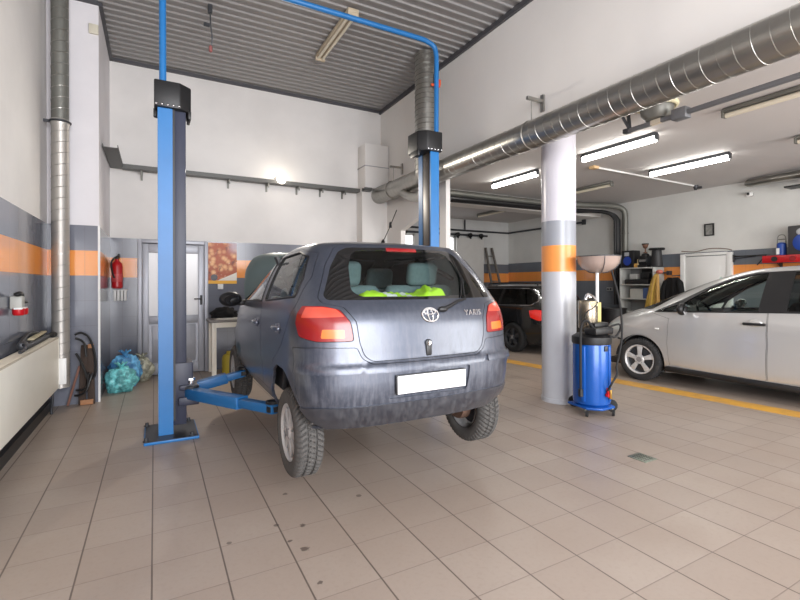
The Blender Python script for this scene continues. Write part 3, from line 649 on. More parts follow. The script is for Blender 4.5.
t = thing('hydraulic_pipe', 'blue overhead pipe bridging the two lift columns', 'pipe', (1.6, 4.83, 4.55))
b = new(); y_ = 4.83
P = [V((.05, y_, 3.39)), V((.05, y_, 4.33))] + smooth_path([(.05, y_, 4.38), (.08, y_, 4.49), (.19, y_, 4.54)], 6) + [V((.33, y_, 4.545)), V((2.9, y_, 4.545))] + smooth_path([(3.0, y_, 4.54), (3.13, y_, 4.49), (3.165, y_, 4.37)], 6) + [V((3.165, y_, 4.28)), V((3.16, y_, 3.39))]
tube(b, P, .031, 14); loc(ob('pipe_run', b, BLUE, t), t)

# ------------------------------------------------------------------ oil suction unit by the column
OX, OY = 4.32, 3.42
t = thing('oil_extractor', 'blue wheeled waste oil extractor beside the striped column', 'oil extractor', (OX, OY, 0))
T_ = Matrix.Translation((OX, OY, 0))
b = new(); lathe(b, [(0, .1), (.17, .1), (.195, .125), (.2, .16), (.2, .76), (.19, .8), (.15, .82), (0, .82)], T_, 40); loc(ob('drum', b, DRUMB, t), t)
b = new()
for q in (-2.9, -1.35, .3): bx(b, (OX + .19 * math.cos(q), OY + .19 * math.sin(q), .46), (.05, .05, .62), Matrix.Rotation(q, 4, 'Z'), .015)
loc(ob('frame_upright', b, DRUMB, t), t)
b = new(); prism(b, [(-.21, -.1), (-.1, -.22), (.12, -.21), (.21, -.06), (.17, .19), (-.17, .19)], lambda a, c: (OX + a, OY + c, .075), lambda a, c: (OX + a, OY + c, .1), .006); loc(ob('base_frame', b, DRUMB, t), t)
for x, y_, r in ((-.2, -.1, .035), (.08, -.22, .035)):
    b = new(); lathe(b, [(0, -.012), (r, -.012), (r, .012), (0, .012)], Matrix.Translation((OX + x, OY + y_, r)) @ R(90, 'X') @ R(30, 'Y'), 18); cst = loc(ob('caster', b, RUBBER, t), t)
    b = new(); bx(b, (OX + x, OY + y_ + .02, .06), (.03, .03, .04), None, .005); loc(ob('caster_fork', b, GALVD, t), t)
for x, y_ in ((.235, -.08), (.02, .26)):
    b = new(); lathe(b, [(0, -.02), (.05, -.02), (.065, -.012), (.065, .012), (.05, .02), (0, .02)], Matrix.Translation((OX + x, OY + y_, .065)) @ R(-55, 'Z') @ R(90, 'X'), 24); w_ = loc(ob('wheel', b, RUBBER, t), t)
    b = new(); lathe(b, [(0, -.024), (.025, -.024), (.025, .024), (0, .024)], Matrix.Translation((OX + x, OY + y_, .065)) @ R(-55, 'Z') @ R(90, 'X'), 16); h_ = ob('wheel_hub', b, GALVD, w_); h_.matrix_parent_inverse = Matrix.Translation(-V(t.location))
b = new(); lathe(b, [(.205, .78), (.21, .8), (.21, .86), (.16, .89), (0, .89)], T_, 32, cap=False); bx(b, (OX, OY - .1, .93), (.3, .16, .08), None, .02); bx(b, (OX + .03, OY - .02, .99), (.24, .2, .06), None, .02); loc(ob('pump_top', b, BLACK, t), t)
for pts, r in (([(OX + .05, OY - .15, .96), (OX + .2, OY - .2, 1.0), (OX + .28, OY - .16, .93), (OX + .22, OY - .14, .85), (OX + .05, OY - .2, .88)], .012),
               ([(OX - .1, OY - .12, .95), (OX - .2, OY - .1, 1.05), (OX - .24, OY - .06, .98), (OX - .25, OY - .06, .7), (OX - .25, OY - .06, .3)], .014),
               ([(OX - .02, OY - .22, .28), (OX - .01, OY - .27, .38), (OX + .1, OY - .25, .46), (OX + .3, OY - .1, .5), (OX + .48, OY + .0, .6), (OX + .58, OY + .03, .85), (OX + .56, OY + .04, 1.2), (OX + .48, OY + .06, 1.5), (OX + .42, OY + .07, 1.66)], .012),
               ([(OX - .14, OY - .05, 1.0), (OX - .2, OY - .08, 1.12), (OX - .12, OY - .14, 1.2), (OX - .02, OY - .1, 1.25)], .006)):
    b = new(); tube(b, smooth_path(pts, 8), r, 8); loc(ob('hose', b, RUBBER, t), t)
b = new(); tube(b, [(OX - .25, OY - .06, .3), (OX - .25, OY - .06, .22)], .026, 10); loc(ob('probe_holder', b, BLACK, t), t)
b = new(); lathe(b, [(0, 0), (.1, .0), (.105, .01), (.105, .3), (.1, .31), (0, .31)], Matrix.Translation((OX - .02, OY + .03, .95)), 32); loc(ob('measuring_chamber', b, M('dull_steel_chamber', (150, 140, 124), .25, .8, var=.3), t), t)
b = new(); bx(b, (OX + .1, OY - .02, 1.1), (.05, .02, .28), R(-30, 'Z'), .005); loc(ob('level_gauge', b, M('yellowed_gauge', (206, 186, 110), .4), t), t)
b = new(); bx(b, (OX - .05, OY - .075, 1.23), (.08, .01, .05), R(-32, 'Z')); loc(ob('paper_label', b, M('cream_label', (226, 216, 180), .6), t), t)
b = new(); tube(b, smooth_path([(OX - .1, OY, 1.27), (OX - .06, OY, 1.33), (OX + .02, OY, 1.31), (OX + .06, OY, 1.28)], 5), .016, 8); sph(b, (OX - .03, OY, 1.3), (.03, .03, .025)); loc(ob('valve', b, CHROME, t), t)
b = new(); cyl(b, (OX + .19, OY + .07, .88), (OX + .19, OY + .07, 1.58), .018, 14); loc(ob('bowl_post', b, WHITEP, t), t)
b = new(); lathe(b, [(.02, 1.575), (.12, 1.59), (.2, 1.63), (.255, 1.69), (.27, 1.755), (.28, 1.77), (.268, 1.768), (.245, 1.69), (.19, 1.64), (.1, 1.6), (.02, 1.59)], Matrix.Translation((OX + .215, OY + .07, 0)) @ Matrix.Diagonal((.87, .87, 1, 1)), 40)
loc(ob('drain_bowl', b, M('dusty_clear_bowl', (178, 158, 148), .15, Alpha=.8), t), t)
b = new(); tube(b, [V((OX + .215 + .242 * math.cos(q), OY + .07 + .242 * math.sin(q), 1.77)) for q in [2 * PI * k / 40 for k in range(40)]], .006, 6, True)
for q in (-2.2, -.9, .3, 1.8):
    tube(b, [V((OX + .215 + .87 * r_ * math.cos(q), OY + .07 + .87 * r_ * math.sin(q), z_)) for r_, z_ in ((.05, 1.575), (.13, 1.587), (.205, 1.627), (.262, 1.69), (.276, 1.77))], .004, 5)
loc(ob('bowl_rim', b, DARKM, t), t)
b = new(); lathe(b, [(0, 0), (.022, 0), (.022, .03), (0, .03)], Matrix.Translation((OX - .02, OY - .21, .24)) @ R(90, 'X'), 12); bx(b, (OX - .02, OY - .225, .29), (.02, .02, .06), None, .004); loc(ob('drain_valve', b, RED, t), t)
b = new(); bx(b, (OX + .0, OY - .24, .25), (.025, .03, .1), None, .004); loc(ob('valve_body', b, M('brass', (190, 150, 80), .3, .8), t), t)
b = new(); bx(b, (OX - .015, OY - .195, .74), (.05, .03, .06), None, .008); loc(ob('lid_clamp', b, DARKM, t), t)

# floor drain
t = thing('floor_drain', 'small square steel floor drain in the tiles on the right', 'drain', (3.545, 2.305, 0))
b = new(); bx(b, (0, 0, .002), (.16, .16, .006), None, .001); ob('frame', b, M('greenish_steel', (128, 134, 122), .4, .5, var=.3, scale=30), t)
b = new()
for i in range(5):
    for j in range(5): cyl(b, (-.05 + i * .025, -.05 + j * .025, .004), (-.05 + i * .025, -.05 + j * .025, .0062), .007, 8)
ob('slots', b, BLACK, t)

# ------------------------------------------------------------------ far right wall: shelf unit and what stands on it
SX = 10.55
t = thing('shelf_unit', 'light grey open shelf unit against the far wall behind the silver car', 'shelf unit', (SX, 6.95, 0))
SG = M('light_grey_shelf', (196, 196, 192), .5)
for y_ in (7.36, 6.5):
    b = new(); bx(b, (SX, y_, .92), (.42, .025, 1.84), None, .003); loc(ob('side_panel', b, SG, t), t)
b = new(); bx(b, (SX + .2, 6.93, .92), (.012, .84, 1.82)); loc(ob('back_panel', b, M('shelf_back', (150, 152, 152), .6), t), t)
for z in (.1, .42, .74, 1.07, 1.42, 1.83):
    b = new(); bx(b, (SX, 6.93, z), (.42, .835, .025), None, .003); loc(ob('shelf', b, SG, t), t)
zs = 1.8435
t = thing('tool_case', 'black case with blue disc standing on the shelf unit top, leftmost', 'case', (SX - .05, 7.12, zs))
b = new(); bx(b, (SX - .04, 7.18, zs + .215), (.26, .33, .43), None, .012); loc(ob('case_body', b, BLACK, t), t)
b = new(); lathe(b, [(0, 0), (.1, 0), (.11, .015), (0, .02)], Matrix.Translation((SX - .17, 7.18, zs + .17)) @ R(-90, 'Y'), 24); loc(ob('disc', b, M('blue_disc', (34, 66, 160), .4), t), t)
b = new(); bx(b, (SX - .175, 7.2, zs + .34), (.01, .12, .09)); loc(ob('sticker', b, M('grey_sticker', (176, 178, 182), .5), t), t)
b = new(); bx(b, (SX - .12, 6.978, zs + .05), (.1, .07, .1), None, .006); tag(ob('small_box', b, M('orange_brown_box', (196, 148, 76), .7)), 'small tan box beside the black case on the shelf unit', 'box')
b = new(); bx(b, (SX - .12, 6.932, zs + .1), (.05, .018, .2), None, .004); tag(ob('carton', b, M('cream_carton', (214, 196, 150), .7)), 'slim cream carton between the tan box and the black machine', 'box')
t = thing('grinder', 'black bench machine with domed top in the middle of the shelf unit top', 'machine', (SX - .05, 6.79, zs))
b = new(); bx(b, (SX - .05, 6.79, zs + .03), (.26, .24, .06), None, .01); bx(b, (SX - .05, 6.79, zs + .17), (.2, .2, .22), None, .03); sph(b, (SX - .05, 6.79, zs + .29), (.09, .09, .06)); loc(ob('body', b, BLACK, t), t)
b = new(); lathe(b, [(.06, -.125), (.105, -.12), (.105, .12), (.06, .125)], Matrix.Translation((SX - .05, 6.79, zs + .16)) @ R(90, 'X'), 20); loc(ob('drum', b, DARKM, t), t)
b = new(); bx(b, (SX - .165, 6.79, zs + .16), (.01, .16, .05)); loc(ob('badge_plate', b, CHROME, t), t)
t = thing('trophy', 'small brown cup on top of the black bench machine', 'trophy', (SX - .05, 6.79, zs + .35))
b = new(); lathe(b, [(0, 0), (.05, 0), (.05, .015), (.012, .03), (.012, .1), (.05, .13), (.07, .19), (.075, .23), (.06, .23), (0, .16)], Matrix.Translation((SX - .05, 6.79, zs + .352)), 20); loc(ob('cup', b, M('copper_brown', (150, 110, 90), .35, .5, var=.4), t), t)
b = new(); lathe(b, [(.077, .2), (.079, .205), (.079, .225), (.077, .23)], Matrix.Translation((SX - .05, 6.79, zs + .352)), 20, cap=False); loc(ob('rim_band', b, BLACK, t), t)
t = thing('canister', 'black canister with wide flat lid on the shelf unit top, rightmost', 'canister', (SX - .05, 6.58, zs))
b = new(); lathe(b, [(0, 0), (.12, 0), (.13, .02), (.105, .36), (.1, .4), (0, .4)], Matrix.Translation((SX - .06, 6.50, zs)), 24); loc(ob('canister_body', b, M('black_canister', (44, 44, 46), .5), t), t)
b = new(); lathe(b, [(0, .4), (.16, .4), (.175, .42), (.165, .45), (.08, .455), (0, .455)], Matrix.Translation((SX - .06, 6.50, zs)), 24); loc(ob('lid', b, BLACK, t), t)
t = thing('tool_case', 'black open tool case on the upper shelf of the shelf unit', 'case', (SX - .05, 6.95, 1.433))
b = new(); bx(b, (SX - .06, 6.94, 1.433 + .06), (.26, .6, .12), None, .01); loc(ob('case_base', b, BLACK, t), t)
b = new(); bx(b, (SX + .03, 6.8, 1.433 + .25), (.03, .26, .25), None, .01); bx(b, (SX - .02, 6.8, 1.433 + .2), (.1, .22, .16), None, .02); loc(ob('case_lid', b, BLACK, t), t)
b = new(); bx(b, (SX - .0, 7.1, 1.433 + .19), (.14, .2, .13), None, .01); loc(ob('tray', b, SG, t), t)
b = new(); bx(b, (SX + .04, 7.05, 1.083 + .12), (.1, .36, .24), None, .006); tag(ob('carton', b, M('pale_carton', (206, 204, 196), .7)), 'pale grey carton on the middle shelf of the shelf unit', 'box')
b = new(); bx(b, (SX - .02, 6.72, 1.083 + .13), (.2, .2, .26), R(10, 'Z'), .006); tag(ob('carton', b, M('blue_carton', (70, 92, 140), .6, var=.3)), 'blue carton on the middle shelf of the shelf unit', 'box')
t = thing('strap_bundle', 'bundle of yellow straps hanging in front of the shelf unit right side', 'straps', (SX - .32, 6.35, 1.7))
for k in range(18):
    q = random.uniform(-1, 1); y0 = 6.36 + q * .06; y1 = 6.46 + q * .2 + random.uniform(-.02, .02); dx = random.uniform(-.05, .05); z1 = random.uniform(.78, .98)
    b = new(); tube(b, smooth_path([(SX - .3, 6.34, 1.68), (SX - .33 + dx * .4, y0, 1.6), (SX - .35 + dx, (y0 + y1) / 2, 1.3), (SX - .35 + dx, y1, z1)], 6), [.02] * 19, 6)
    loc(ob('strap', b, [YEL, YEL, M('tan_straps', (190, 150, 84), .6, var=.3)][k % 3], t), t)
b = new(); tube(b, [(SX + .1, 6.34, 1.7), (SX - .34, 6.34, 1.7)], .015, 8); bx(b, (SX + .17, 6.34, 1.7), (.14, .05, .1)); loc(ob('hook', b, DARKM, t), t)
b = new(); sph(b, (SX - .31, 6.28, 1.72), (.06, .08, .05)); loc(ob('reel_cap', b, M('pale_red_cap', (204, 116, 98), .5), t), t)
t = thing('work_jacket', 'black jacket hanging behind the yellow straps', 'jacket', (SX - .1, 6.2, 1.6))
b = new(); bmesh.ops.create_grid(b, x_segments=30, y_segments=40, size=.5)
for v in b.verts:
    u, w = v.co.x, v.co.y; wd = .42 + (.5 - w) * .22
    if w > .38: wd *= 1 - (w - .38) * 3.5
    v.co = V((SX - .06 - .06 * math.cos(u * PI) + .03 * math.sin(u * 22 + noise.noise(V((u * 3, w * 3, 1))) * 3) * (.6 - w), 6.12 + u * wd, 1.17 + w * .84))
j = ob('jacket_body', b, CLOTH, t, 180); loc(j, t); sm = j.modifiers.new('t', 'SOLIDIFY'); sm.thickness = .03
for s in (-1, 1):
    b = new(); tube(b, smooth_path([(SX - .08, 6.12 + s * .15, 1.5), (SX - .12, 6.12 + s * .2, 1.3), (SX - .11, 6.12 + s * .21, 1.05), (SX - .10, 6.12 + s * .2, .86)], 6), .055, 10); loc(ob('sleeve', b, CLOTH, t), t)
b = new(); tube(b, [(SX + .25, 6.12, 1.64), (SX - .09, 6.12, 1.62)], .012, 8); loc(ob('coat_hook', b, DARKM, t), t)
b = new(); lathe(b, [(0, 0), (.26, 0), (.28, .02), (.31, .82), (.33, .83), (.33, .86), (.29, .86), (.27, .05), (0, .05)], Matrix.Translation((9.75, 7.15, 0)), 32); t = tag(ob('waste_bin', b, BLACK), 'round black bin standing between the black car and the silver car nose', 'bin')
t = thing('socket', 'grey double socket on the tiled wall left of the shelf unit', 'socket', (BX - .02, 8.0, 1.3))
b = new(); bx(b, (0, 0, 0), (.03, .17, .09), None, .006); ob('socket_plate', b, M('grey_socket', (176, 178, 178), .5), t)
for s in (-1, 1):
    b = new(); lathe(b, [(0, 0), (.03, 0), (.03, -.006), (0, -.004)], Matrix.Translation((-.016, s * .04, 0)) @ R(90, 'Y'), 16); ob('outlet', b, DARKM, t)
t = thing('picture', 'small dark framed picture on the far right wall above the white door', 'picture', (BX - .015, 5.5, 2.64)); t.scale = (1, .82, .82)
for c, s in [((0, .15), (.26, .04)), ((0, -.15), (.26, .04)), ((.11, 0), (.04, .3)), ((-.11, 0), (.04, .3))]:
    pass
b = new()
for c, s in [((0, .15), (.24, .03)), ((0, -.15), (.24, .03)), ((.105, 0), (.03, .3)), ((-.105, 0), (.03, .3))]: bx(b, (0, c[0], c[1]), (.03, s[0], s[1]))
ob('frame', b, BLACK, t)
b = new(); bx(b, (.004, 0, 0), (.012, .18, .27)); ob('print', b, M('grey_print', (150, 150, 146), .5, var=.7, scale=14), t)
t = thing('security_camera', 'tiny white camera high on the far right wall', 'camera', (BX, 4.69, 3.28))
b = new(); lathe(b, [(0, 0), (.04, 0), (.04, -.02), (.015, -.025), (.015, -.05), (0, -.05)], R(90, 'Y'), 16); ob('mount', b, M('grey_camera', (168, 168, 166), .5), t)
b = new(); bx(b, (-.09, 0, -.0), (.12, .08, .08), R(-15, 'Y'), .012); ob('camera_body', b, WHITEP, t)
b = new(); cyl(b, (-.145, 0, -.0), (-.16, 0, -.0), .026, 14); ob('lens', b, BLACK, t)
t = thing('wall_bracket', 'thin black folding arm on the wall right of the white door', 'bracket', (BX, 4.95, 2.0))
b = new(); tube(b, [(BX - .03, 5.02, 2.02), (BX - .05, 4.42, 2.02), (BX - .05, 4.58, 1.82)], .012, 6); tube(b, [(BX - .03, 5.02, 1.96), (BX - .05, 4.6, 2.01)], .009, 6); loc(ob('arm', b, BLACK, t), t)
b = new(); bx(b, (BX - .02, 5.02, 1.98), (.04, .05, .16), None, .006); loc(ob('mount', b, DARKM, t), t)
b = new(); tube(b, smooth_path([(BX - .02, 6.1, 2.2), (BX - .02, 5.8, 2.17), (BX - .02, 5.5, 2.22), (BX - .02, 5.2, 2.2), (BX - .02, 5.05, 2.16)], 6), .008, 6); tag(ob('cable', b, M('brown_cable', (120, 96, 80), .6)), 'thin brown cable draped along the top of the white door', 'cable')
t = thing('wall_shelf', 'red wall shelf on the far wall right of the black folding arm', 'shelf', (BX - .2, 3.58, 1.9))
b = new(); bx(b, (BX - .22, 3.38, 1.95), (.42, 1.9, .02), None, .003); loc(ob('shelf_board', b, RED, t), t)
b = new(); bx(b, (BX - .43, 3.38, 1.91), (.02, 1.9, .14), None, .004); loc(ob('front_lip', b, RED, t), t)
for k in range(5):
    b = new(); lathe(b, [(0, 0), (.05, 0), (.05, -.012), (0, -.012)], Matrix.Translation((BX - .44, 4.13 - k * .28, 1.91)) @ R(90, 'Y'), 16); loc(ob('tool_clip', b, [BLACK, M('dark_red_clip', (140, 20, 26), .4)][k % 2], t), t)
for y_ in (4.18, 2.6):
    b = new(); prism(b, [(0, 0), (-.4, .0), (0, -.2)], lambda a, c: (BX + a, y_ - .01, 1.94 + c), lambda a, c: (BX + a, y_ + .01, 1.94 + c)); loc(ob('bracket', b, BLACK, t), t)
t = thing('spray_can_box', 'small blue canister with wire handle on the red wall shelf', 'canister', (BX - .25, 4.09, 1.96))
b = new(); lathe(b, [(0, 0), (.07, 0), (.075, .02), (.075, .24), (.05, .27), (0, .27)], Matrix.Translation((BX - .25, 4.09, 1.961)), 20); loc(ob('can_body', b, M('blue_can', (40, 76, 160), .4), t), t)
b = new(); tube(b, smooth_path([(BX - .25, 4.16, 2.2), (BX - .25, 4.14, 2.36), (BX - .25, 4.04, 2.36), (BX - .25, 4.02, 2.2)], 6), .008, 6); bx(b, (BX - .25, 4.09, 2.29), (.02, .1, .02)); loc(ob('handle', b, GALVD, t), t)
b = new(); bx(b, (BX - .328, 4.12, 2.06), (.006, .05, .12)); loc(ob('paper_label', b, WHITEP, t), t)
t = thing('compressor', 'black box with large blue disc on the red wall shelf', 'machine', (BX - .25, 3.78, 1.96))
b = new(); bx(b, (BX - .22, 3.71, 1.961 + .28), (.3, .48, .56), None, .012); loc(ob('case_body', b, M('dark_grey_case', (60, 58, 58), .5), t), t)
b = new(); lathe(b, [(0, 0), (.15, 0), (.16, .02), (.1, .04), (0, .04)], Matrix.Translation((BX - .37, 3.71, 1.961 + .24)) @ R(-90, 'Y'), 28); loc(ob('blue_disc', b, M('deep_blue_disc', (34, 70, 160), .35), t), t)
b = new(); sph(b, (BX - .38, 3.73, 1.961 + .44), (.02, .09, .07)); loc(ob('gauge', b, M('grey_gauge', (190, 190, 192), .4), t), t)

# ------------------------------------------------------------------ car bodies
def pchip(xs, ys):
    n = len(xs); h = [xs[i + 1] - xs[i] for i in range(n - 1)]; d = [(ys[i + 1] - ys[i]) / h[i] for i in range(n - 1)]
    m = [d[0]] + [0] * (n - 2) + [d[-1]]
    for i in range(1, n - 1):
        if d[i - 1] * d[i] > 0:
            w1 = 2 * h[i] + h[i - 1]; w2 = h[i] + 2 * h[i - 1]; m[i] = (w1 + w2) / (w1 / d[i - 1] + w2 / d[i])
    def f(x):
        x = min(max(x, xs[0]), xs[-1]); i = 0
        while i < n - 2 and x > xs[i + 1]: i += 1
        t = (x - xs[i]) / h[i]
        return ys[i] * (1 + 2 * t) * (1 - t) ** 2 + m[i] * h[i] * t * (1 - t) ** 2 + ys[i + 1] * t * t * (3 - 2 * t) + m[i + 1] * h[i] * t * t * (t - 1)
    return f

def table(xs, ys):
    import bisect
    def f(x):
        if x <= xs[0]: return ys[0]
        if x >= xs[-1]: return ys[-1]
        i = bisect.bisect_right(xs, x) - 1; i = min(i, len(xs) - 2)
        return ys[i] + (ys[i + 1] - ys[i]) * (x - xs[i]) / max(xs[i + 1] - xs[i], 1e-12)
    return f

class Shell:
    """Closed car skin: horizontal superellipse slices, a domed roof; (S,T) are roughly metres along / up the skin of the right half."""
    def __init__(s, rows, yc, cap, disp=None, step=.05, bow=0.0):
        s.bow = bow
        zs = [r[0] for r in rows]; s.W, s.YR, s.YF, s.NR, s.NF = [pchip(zs, [r[k] for r in rows]) for k in range(1, 6)]
        s.z0, s.zr, s.yc, s.cap, s.disp, s.step = zs[0], zs[-1], yc, cap, disp, step
        s.rc = .55
        vs = [s.z0 + (s.zr - s.z0) * i / 500 for i in range(501)]; acc = [0]
        for a, c in zip(vs, vs[1:]):
            acc.append(acc[-1] + math.sqrt((c - a) ** 2 + (s.W(c) - s.W(a)) ** 2 + .6 * max(abs(s.YR(c) - s.YR(a)), abs(s.YF(c) - s.YF(a))) ** 2))
        vs.append(s.zr + s.rc); acc.append(acc[-1] + s.rc)
        s.tv = table(acc, vs); s.vt = table(vs, acc); s.T = acc[-1]; s.Tr = acc[-2]
        zm = s.z0 + .5 * (s.zr - s.z0); ph = [-90 + .25 * i for i in range(721)]; pa = [0]; q0 = s.raw(ph[0], zm)
        for p in ph[1:]:
            q = s.raw(p, zm); pa.append(pa[-1] + (q - q0).length); q0 = q
        s.sp = table(pa, ph); s.ps = table(ph, pa); s.S = pa[-1]
    def raw(s, phi, v):
        z = min(v, s.zr); k = 1.0
        w = s.W(z); yr = s.YR(z); yf = s.YF(z); nr = s.NR(z); nf = s.NF(z)
        a = math.radians(phi); c, sn = abs(math.cos(a)), math.sin(a)
        n = nr if phi < 0 else nf
        r = 1 / ((c ** n + abs(sn) ** n) ** (1 / n))
        x = w * r * c; y = s.yc + r * sn * ((s.yc - yr) if phi < 0 else (yf - s.yc))
        if phi < 0 and s.bow:
            tq = min(1, max(0, (s.yc - y) / (s.yc - yr))); y += s.bow * (x / w) ** 2 * tq ** 3
        if v > s.zr:
            k = max(1 - (v - s.zr) / s.rc, .012); m = (yr + yf) / 2
            x *= k; y = m + (y - m) * k; z = s.zr + s.cap * (1 - k ** 2)
        if abs(phi) >= 89.999: x = 0.0
        return V((x, y, z))
    def P(s, S, T):
        p = s.raw(s.sp(S), s.tv(T))
        return p
    def N(s, S, T):
        e = .004
        a = s.P(min(S + e, s.S), T) - s.P(max(S - e, 0), T)
        c = s.P(S, min(T + e, s.T - .012)) - s.P(S, max(min(T, s.T - .012) - e, 0))
        n = a.cross(c)
        n = n.normalized() if n.length > 1e-12 else V((0, 0, 1))
        if S < 1e-5 or S > s.S - 1e-5: n.x = 0; n.normalize()
        return n
    def conv(s, p):
        k, a, z = p
        if k == 'd': return (a, z)
        if k == 'c': return (s.ps(a), s.vt(z))           # polar angle + height
        z = min(max(z, s.z0), s.zr); lo, hi = {'s': (-90, 90), 'r': (-90, 0), 'f': (0, 90)}[k]
        for _ in range(40):
            m = (lo + hi) / 2; q = s.raw(m, z)
            v = q.y if k == 's' else q.x
            if (v < a) == (k != 'f'): lo = m
            else: hi = m
        S = s.ps((lo + hi) / 2)
        if k in 'rf' and a <= 1e-6: S = 0 if k == 'r' else s.S
        return (S, s.vt(z))
    def poly(s, pts, rad=.03):
        L = []
        n = len(pts)
        for i in range(n):
            p, q = pts[i], pts[(i + 1) % n]
            if p[0] == q[0] and p[0] in 'rsf':
                m = max(1, int(math.hypot(p[1] - q[1], p[2] - q[2]) / .06))
                for k in range(m): L.append((s.conv((p[0], p[1] + (q[1] - p[1]) * k / m, p[2] + (q[2] - p[2]) * k / m)), k == 0))
            else: L.append((s.conv(p), True))
        out = []; n = len(L)
        edge = lambda p: p[0] < 1e-4 or p[0] > s.S - 1e-4 or p[1] < 1e-4
        for i in range(n):
            p, corner = L[i]
            if not corner or edge(p) or rad <= 0: out.append(p); continue
            a, c = L[i - 1][0], L[(i + 1) % n][0]; p_ = V((*p, 0)); a_ = V((*a, 0)) - p_; c_ = V((*c, 0)) - p_
            r1 = min(rad, a_.length * .45); r2 = min(rad, c_.length * .45)
            if a_.length < 1e-5 or c_.length < 1e-5: out.append(p); continue
            A = p_ + a_.normalized() * r1; C = p_ + c_.normalized() * r2
            for k in range(5):
                t = k / 4; q = A * (1 - t) ** 2 + p_ * 2 * t * (1 - t) + C * t * t; out.append((q.x, q.y))
        # densify + dedupe
        res = []
        for i in range(len(out)):
            p, q = out[i], out[(i + 1) % len(out)]; d = math.hypot(p[0] - q[0], p[1] - q[1])
            if d < 1e-5: continue
            m = max(1, int(d / (s.step * .8)))
            for k in range(m): res.append((p[0] + (q[0] - p[0]) * k / m, p[1] + (q[1] - p[1]) * k / m))
        return res
    def inset(s, poly, g):
        n = len(poly); ar = sum(poly[i][0] * poly[(i + 1) % n][1] - poly[(i + 1) % n][0] * poly[i][1] for i in range(n)); sg = 1 if ar > 0 else -1
        bd = lambda p: 0 if p[0] < 1e-4 else (1 if p[0] > s.S - 1e-4 else (2 if p[1] < 1e-4 else -1))
        out = []
        for i in range(n):
            a, p, c = poly[i - 1], poly[i], poly[(i + 1) % n]; N_ = []
            for u, v in ((a, p), (p, c)):
                if bd(u) >= 0 and bd(u) == bd(v): continue
                dx, dy = v[0] - u[0], v[1] - u[1]; l = math.hypot(dx, dy); N_.append((-dy / l * sg, dx / l * sg))
            if not N_: out.append(p); continue
            nx = sum(q[0] for q in N_); ny = sum(q[1] for q in N_); l = math.hypot(nx, ny) or 1
            q = [p[0] + nx / l * g, p[1] + ny / l * g]
            if bd(p) == 0: q[0] = 0.0
            if bd(p) == 1: q[0] = s.S
            if bd(p) == 2: q[1] = 0.0
            out.append(tuple(q))
        return out
    def cut(s, polys):
        """polys: list of (name, poly); first match wins.  returns dict name -> triangles, plus vertex arrays"""
        st = s.step; ns = int(s.S / st) + 1; nt = int((s.T - .01) / st) + 1; pts = []
        import collections
        occ = collections.defaultdict(list)
        for _, p in polys:
            for q in p: occ[(int(q[0] / st), int(q[1] / st))].append(q)
        def near(q):
            i, j = int(q[0] / st), int(q[1] / st)
            for a in (-1, 0, 1):
                for c in (-1, 0, 1):
                    for o in occ.get((i + a, j + c), ()):
                        if (o[0] - q[0]) ** 2 + (o[1] - q[1]) ** 2 < (st * .35) ** 2: return True
            return False
        for i in range(ns + 1):
            for j in range(nt + 1):
                q = (s.S * i / ns, s.T * j / nt)
                if 0 < i < ns and 0 < j < nt and near(q): continue
                pts.append(q)
        edges = []
        for _, p in polys:
            k = len(pts); pts += p; m = len(p); edges += [(k + i, k + (i + 1) % m) for i in range(m)]
        r = delaunay_2d_cdt([V((q[0], q[1])) for q in pts], edges, [], 0, 1e-5)
        vv = [(min(max(q.x, 0), s.S), min(max(q.y, 0), s.T)) for q in r[0]]
        s.vv = vv; s.pos = [s.P(*q) for q in vv]; s.nor = [s.N(*q) for q in vv]
        if s.disp: s.pos = [p + n * s.disp(p, n) for p, n in zip(s.pos, s.nor)]
        box = [(min(q[0] for q in p), max(q[0] for q in p), min(q[1] for q in p), max(q[1] for q in p)) for _, p in polys]
        def inside(x, y, p):
            c = False; j = len(p) - 1
            for i in range(len(p)):
                if (p[i][1] > y) != (p[j][1] > y) and x < (p[j][0] - p[i][0]) * (y - p[i][1]) / (p[j][1] - p[i][1]) + p[i][0]: c = not c
                j = i
            return c
        res = {}
        for f in r[2]:
            a, c, d = f[:3]
            (x0, y0), (x1, y1), (x2, y2) = vv[a], vv[c], vv[d]
            ar = (x1 - x0) * (y2 - y0) - (x2 - x0) * (y1 - y0)
            if abs(ar) < 1e-9: continue
            if ar < 0: c, d = d, c
            cx, cy = (x0 + x1 + x2) / 3, (y0 + y1 + y2) / 3; nm = 'body'
            for k, (name, p) in enumerate(polys):
                B = box[k]
                if B[0] <= cx <= B[1] and B[2] <= cy <= B[3] and inside(cx, cy, p): nm = name; break
            res.setdefault(nm, []).append((a, c, d))
        s.tri = res; return res
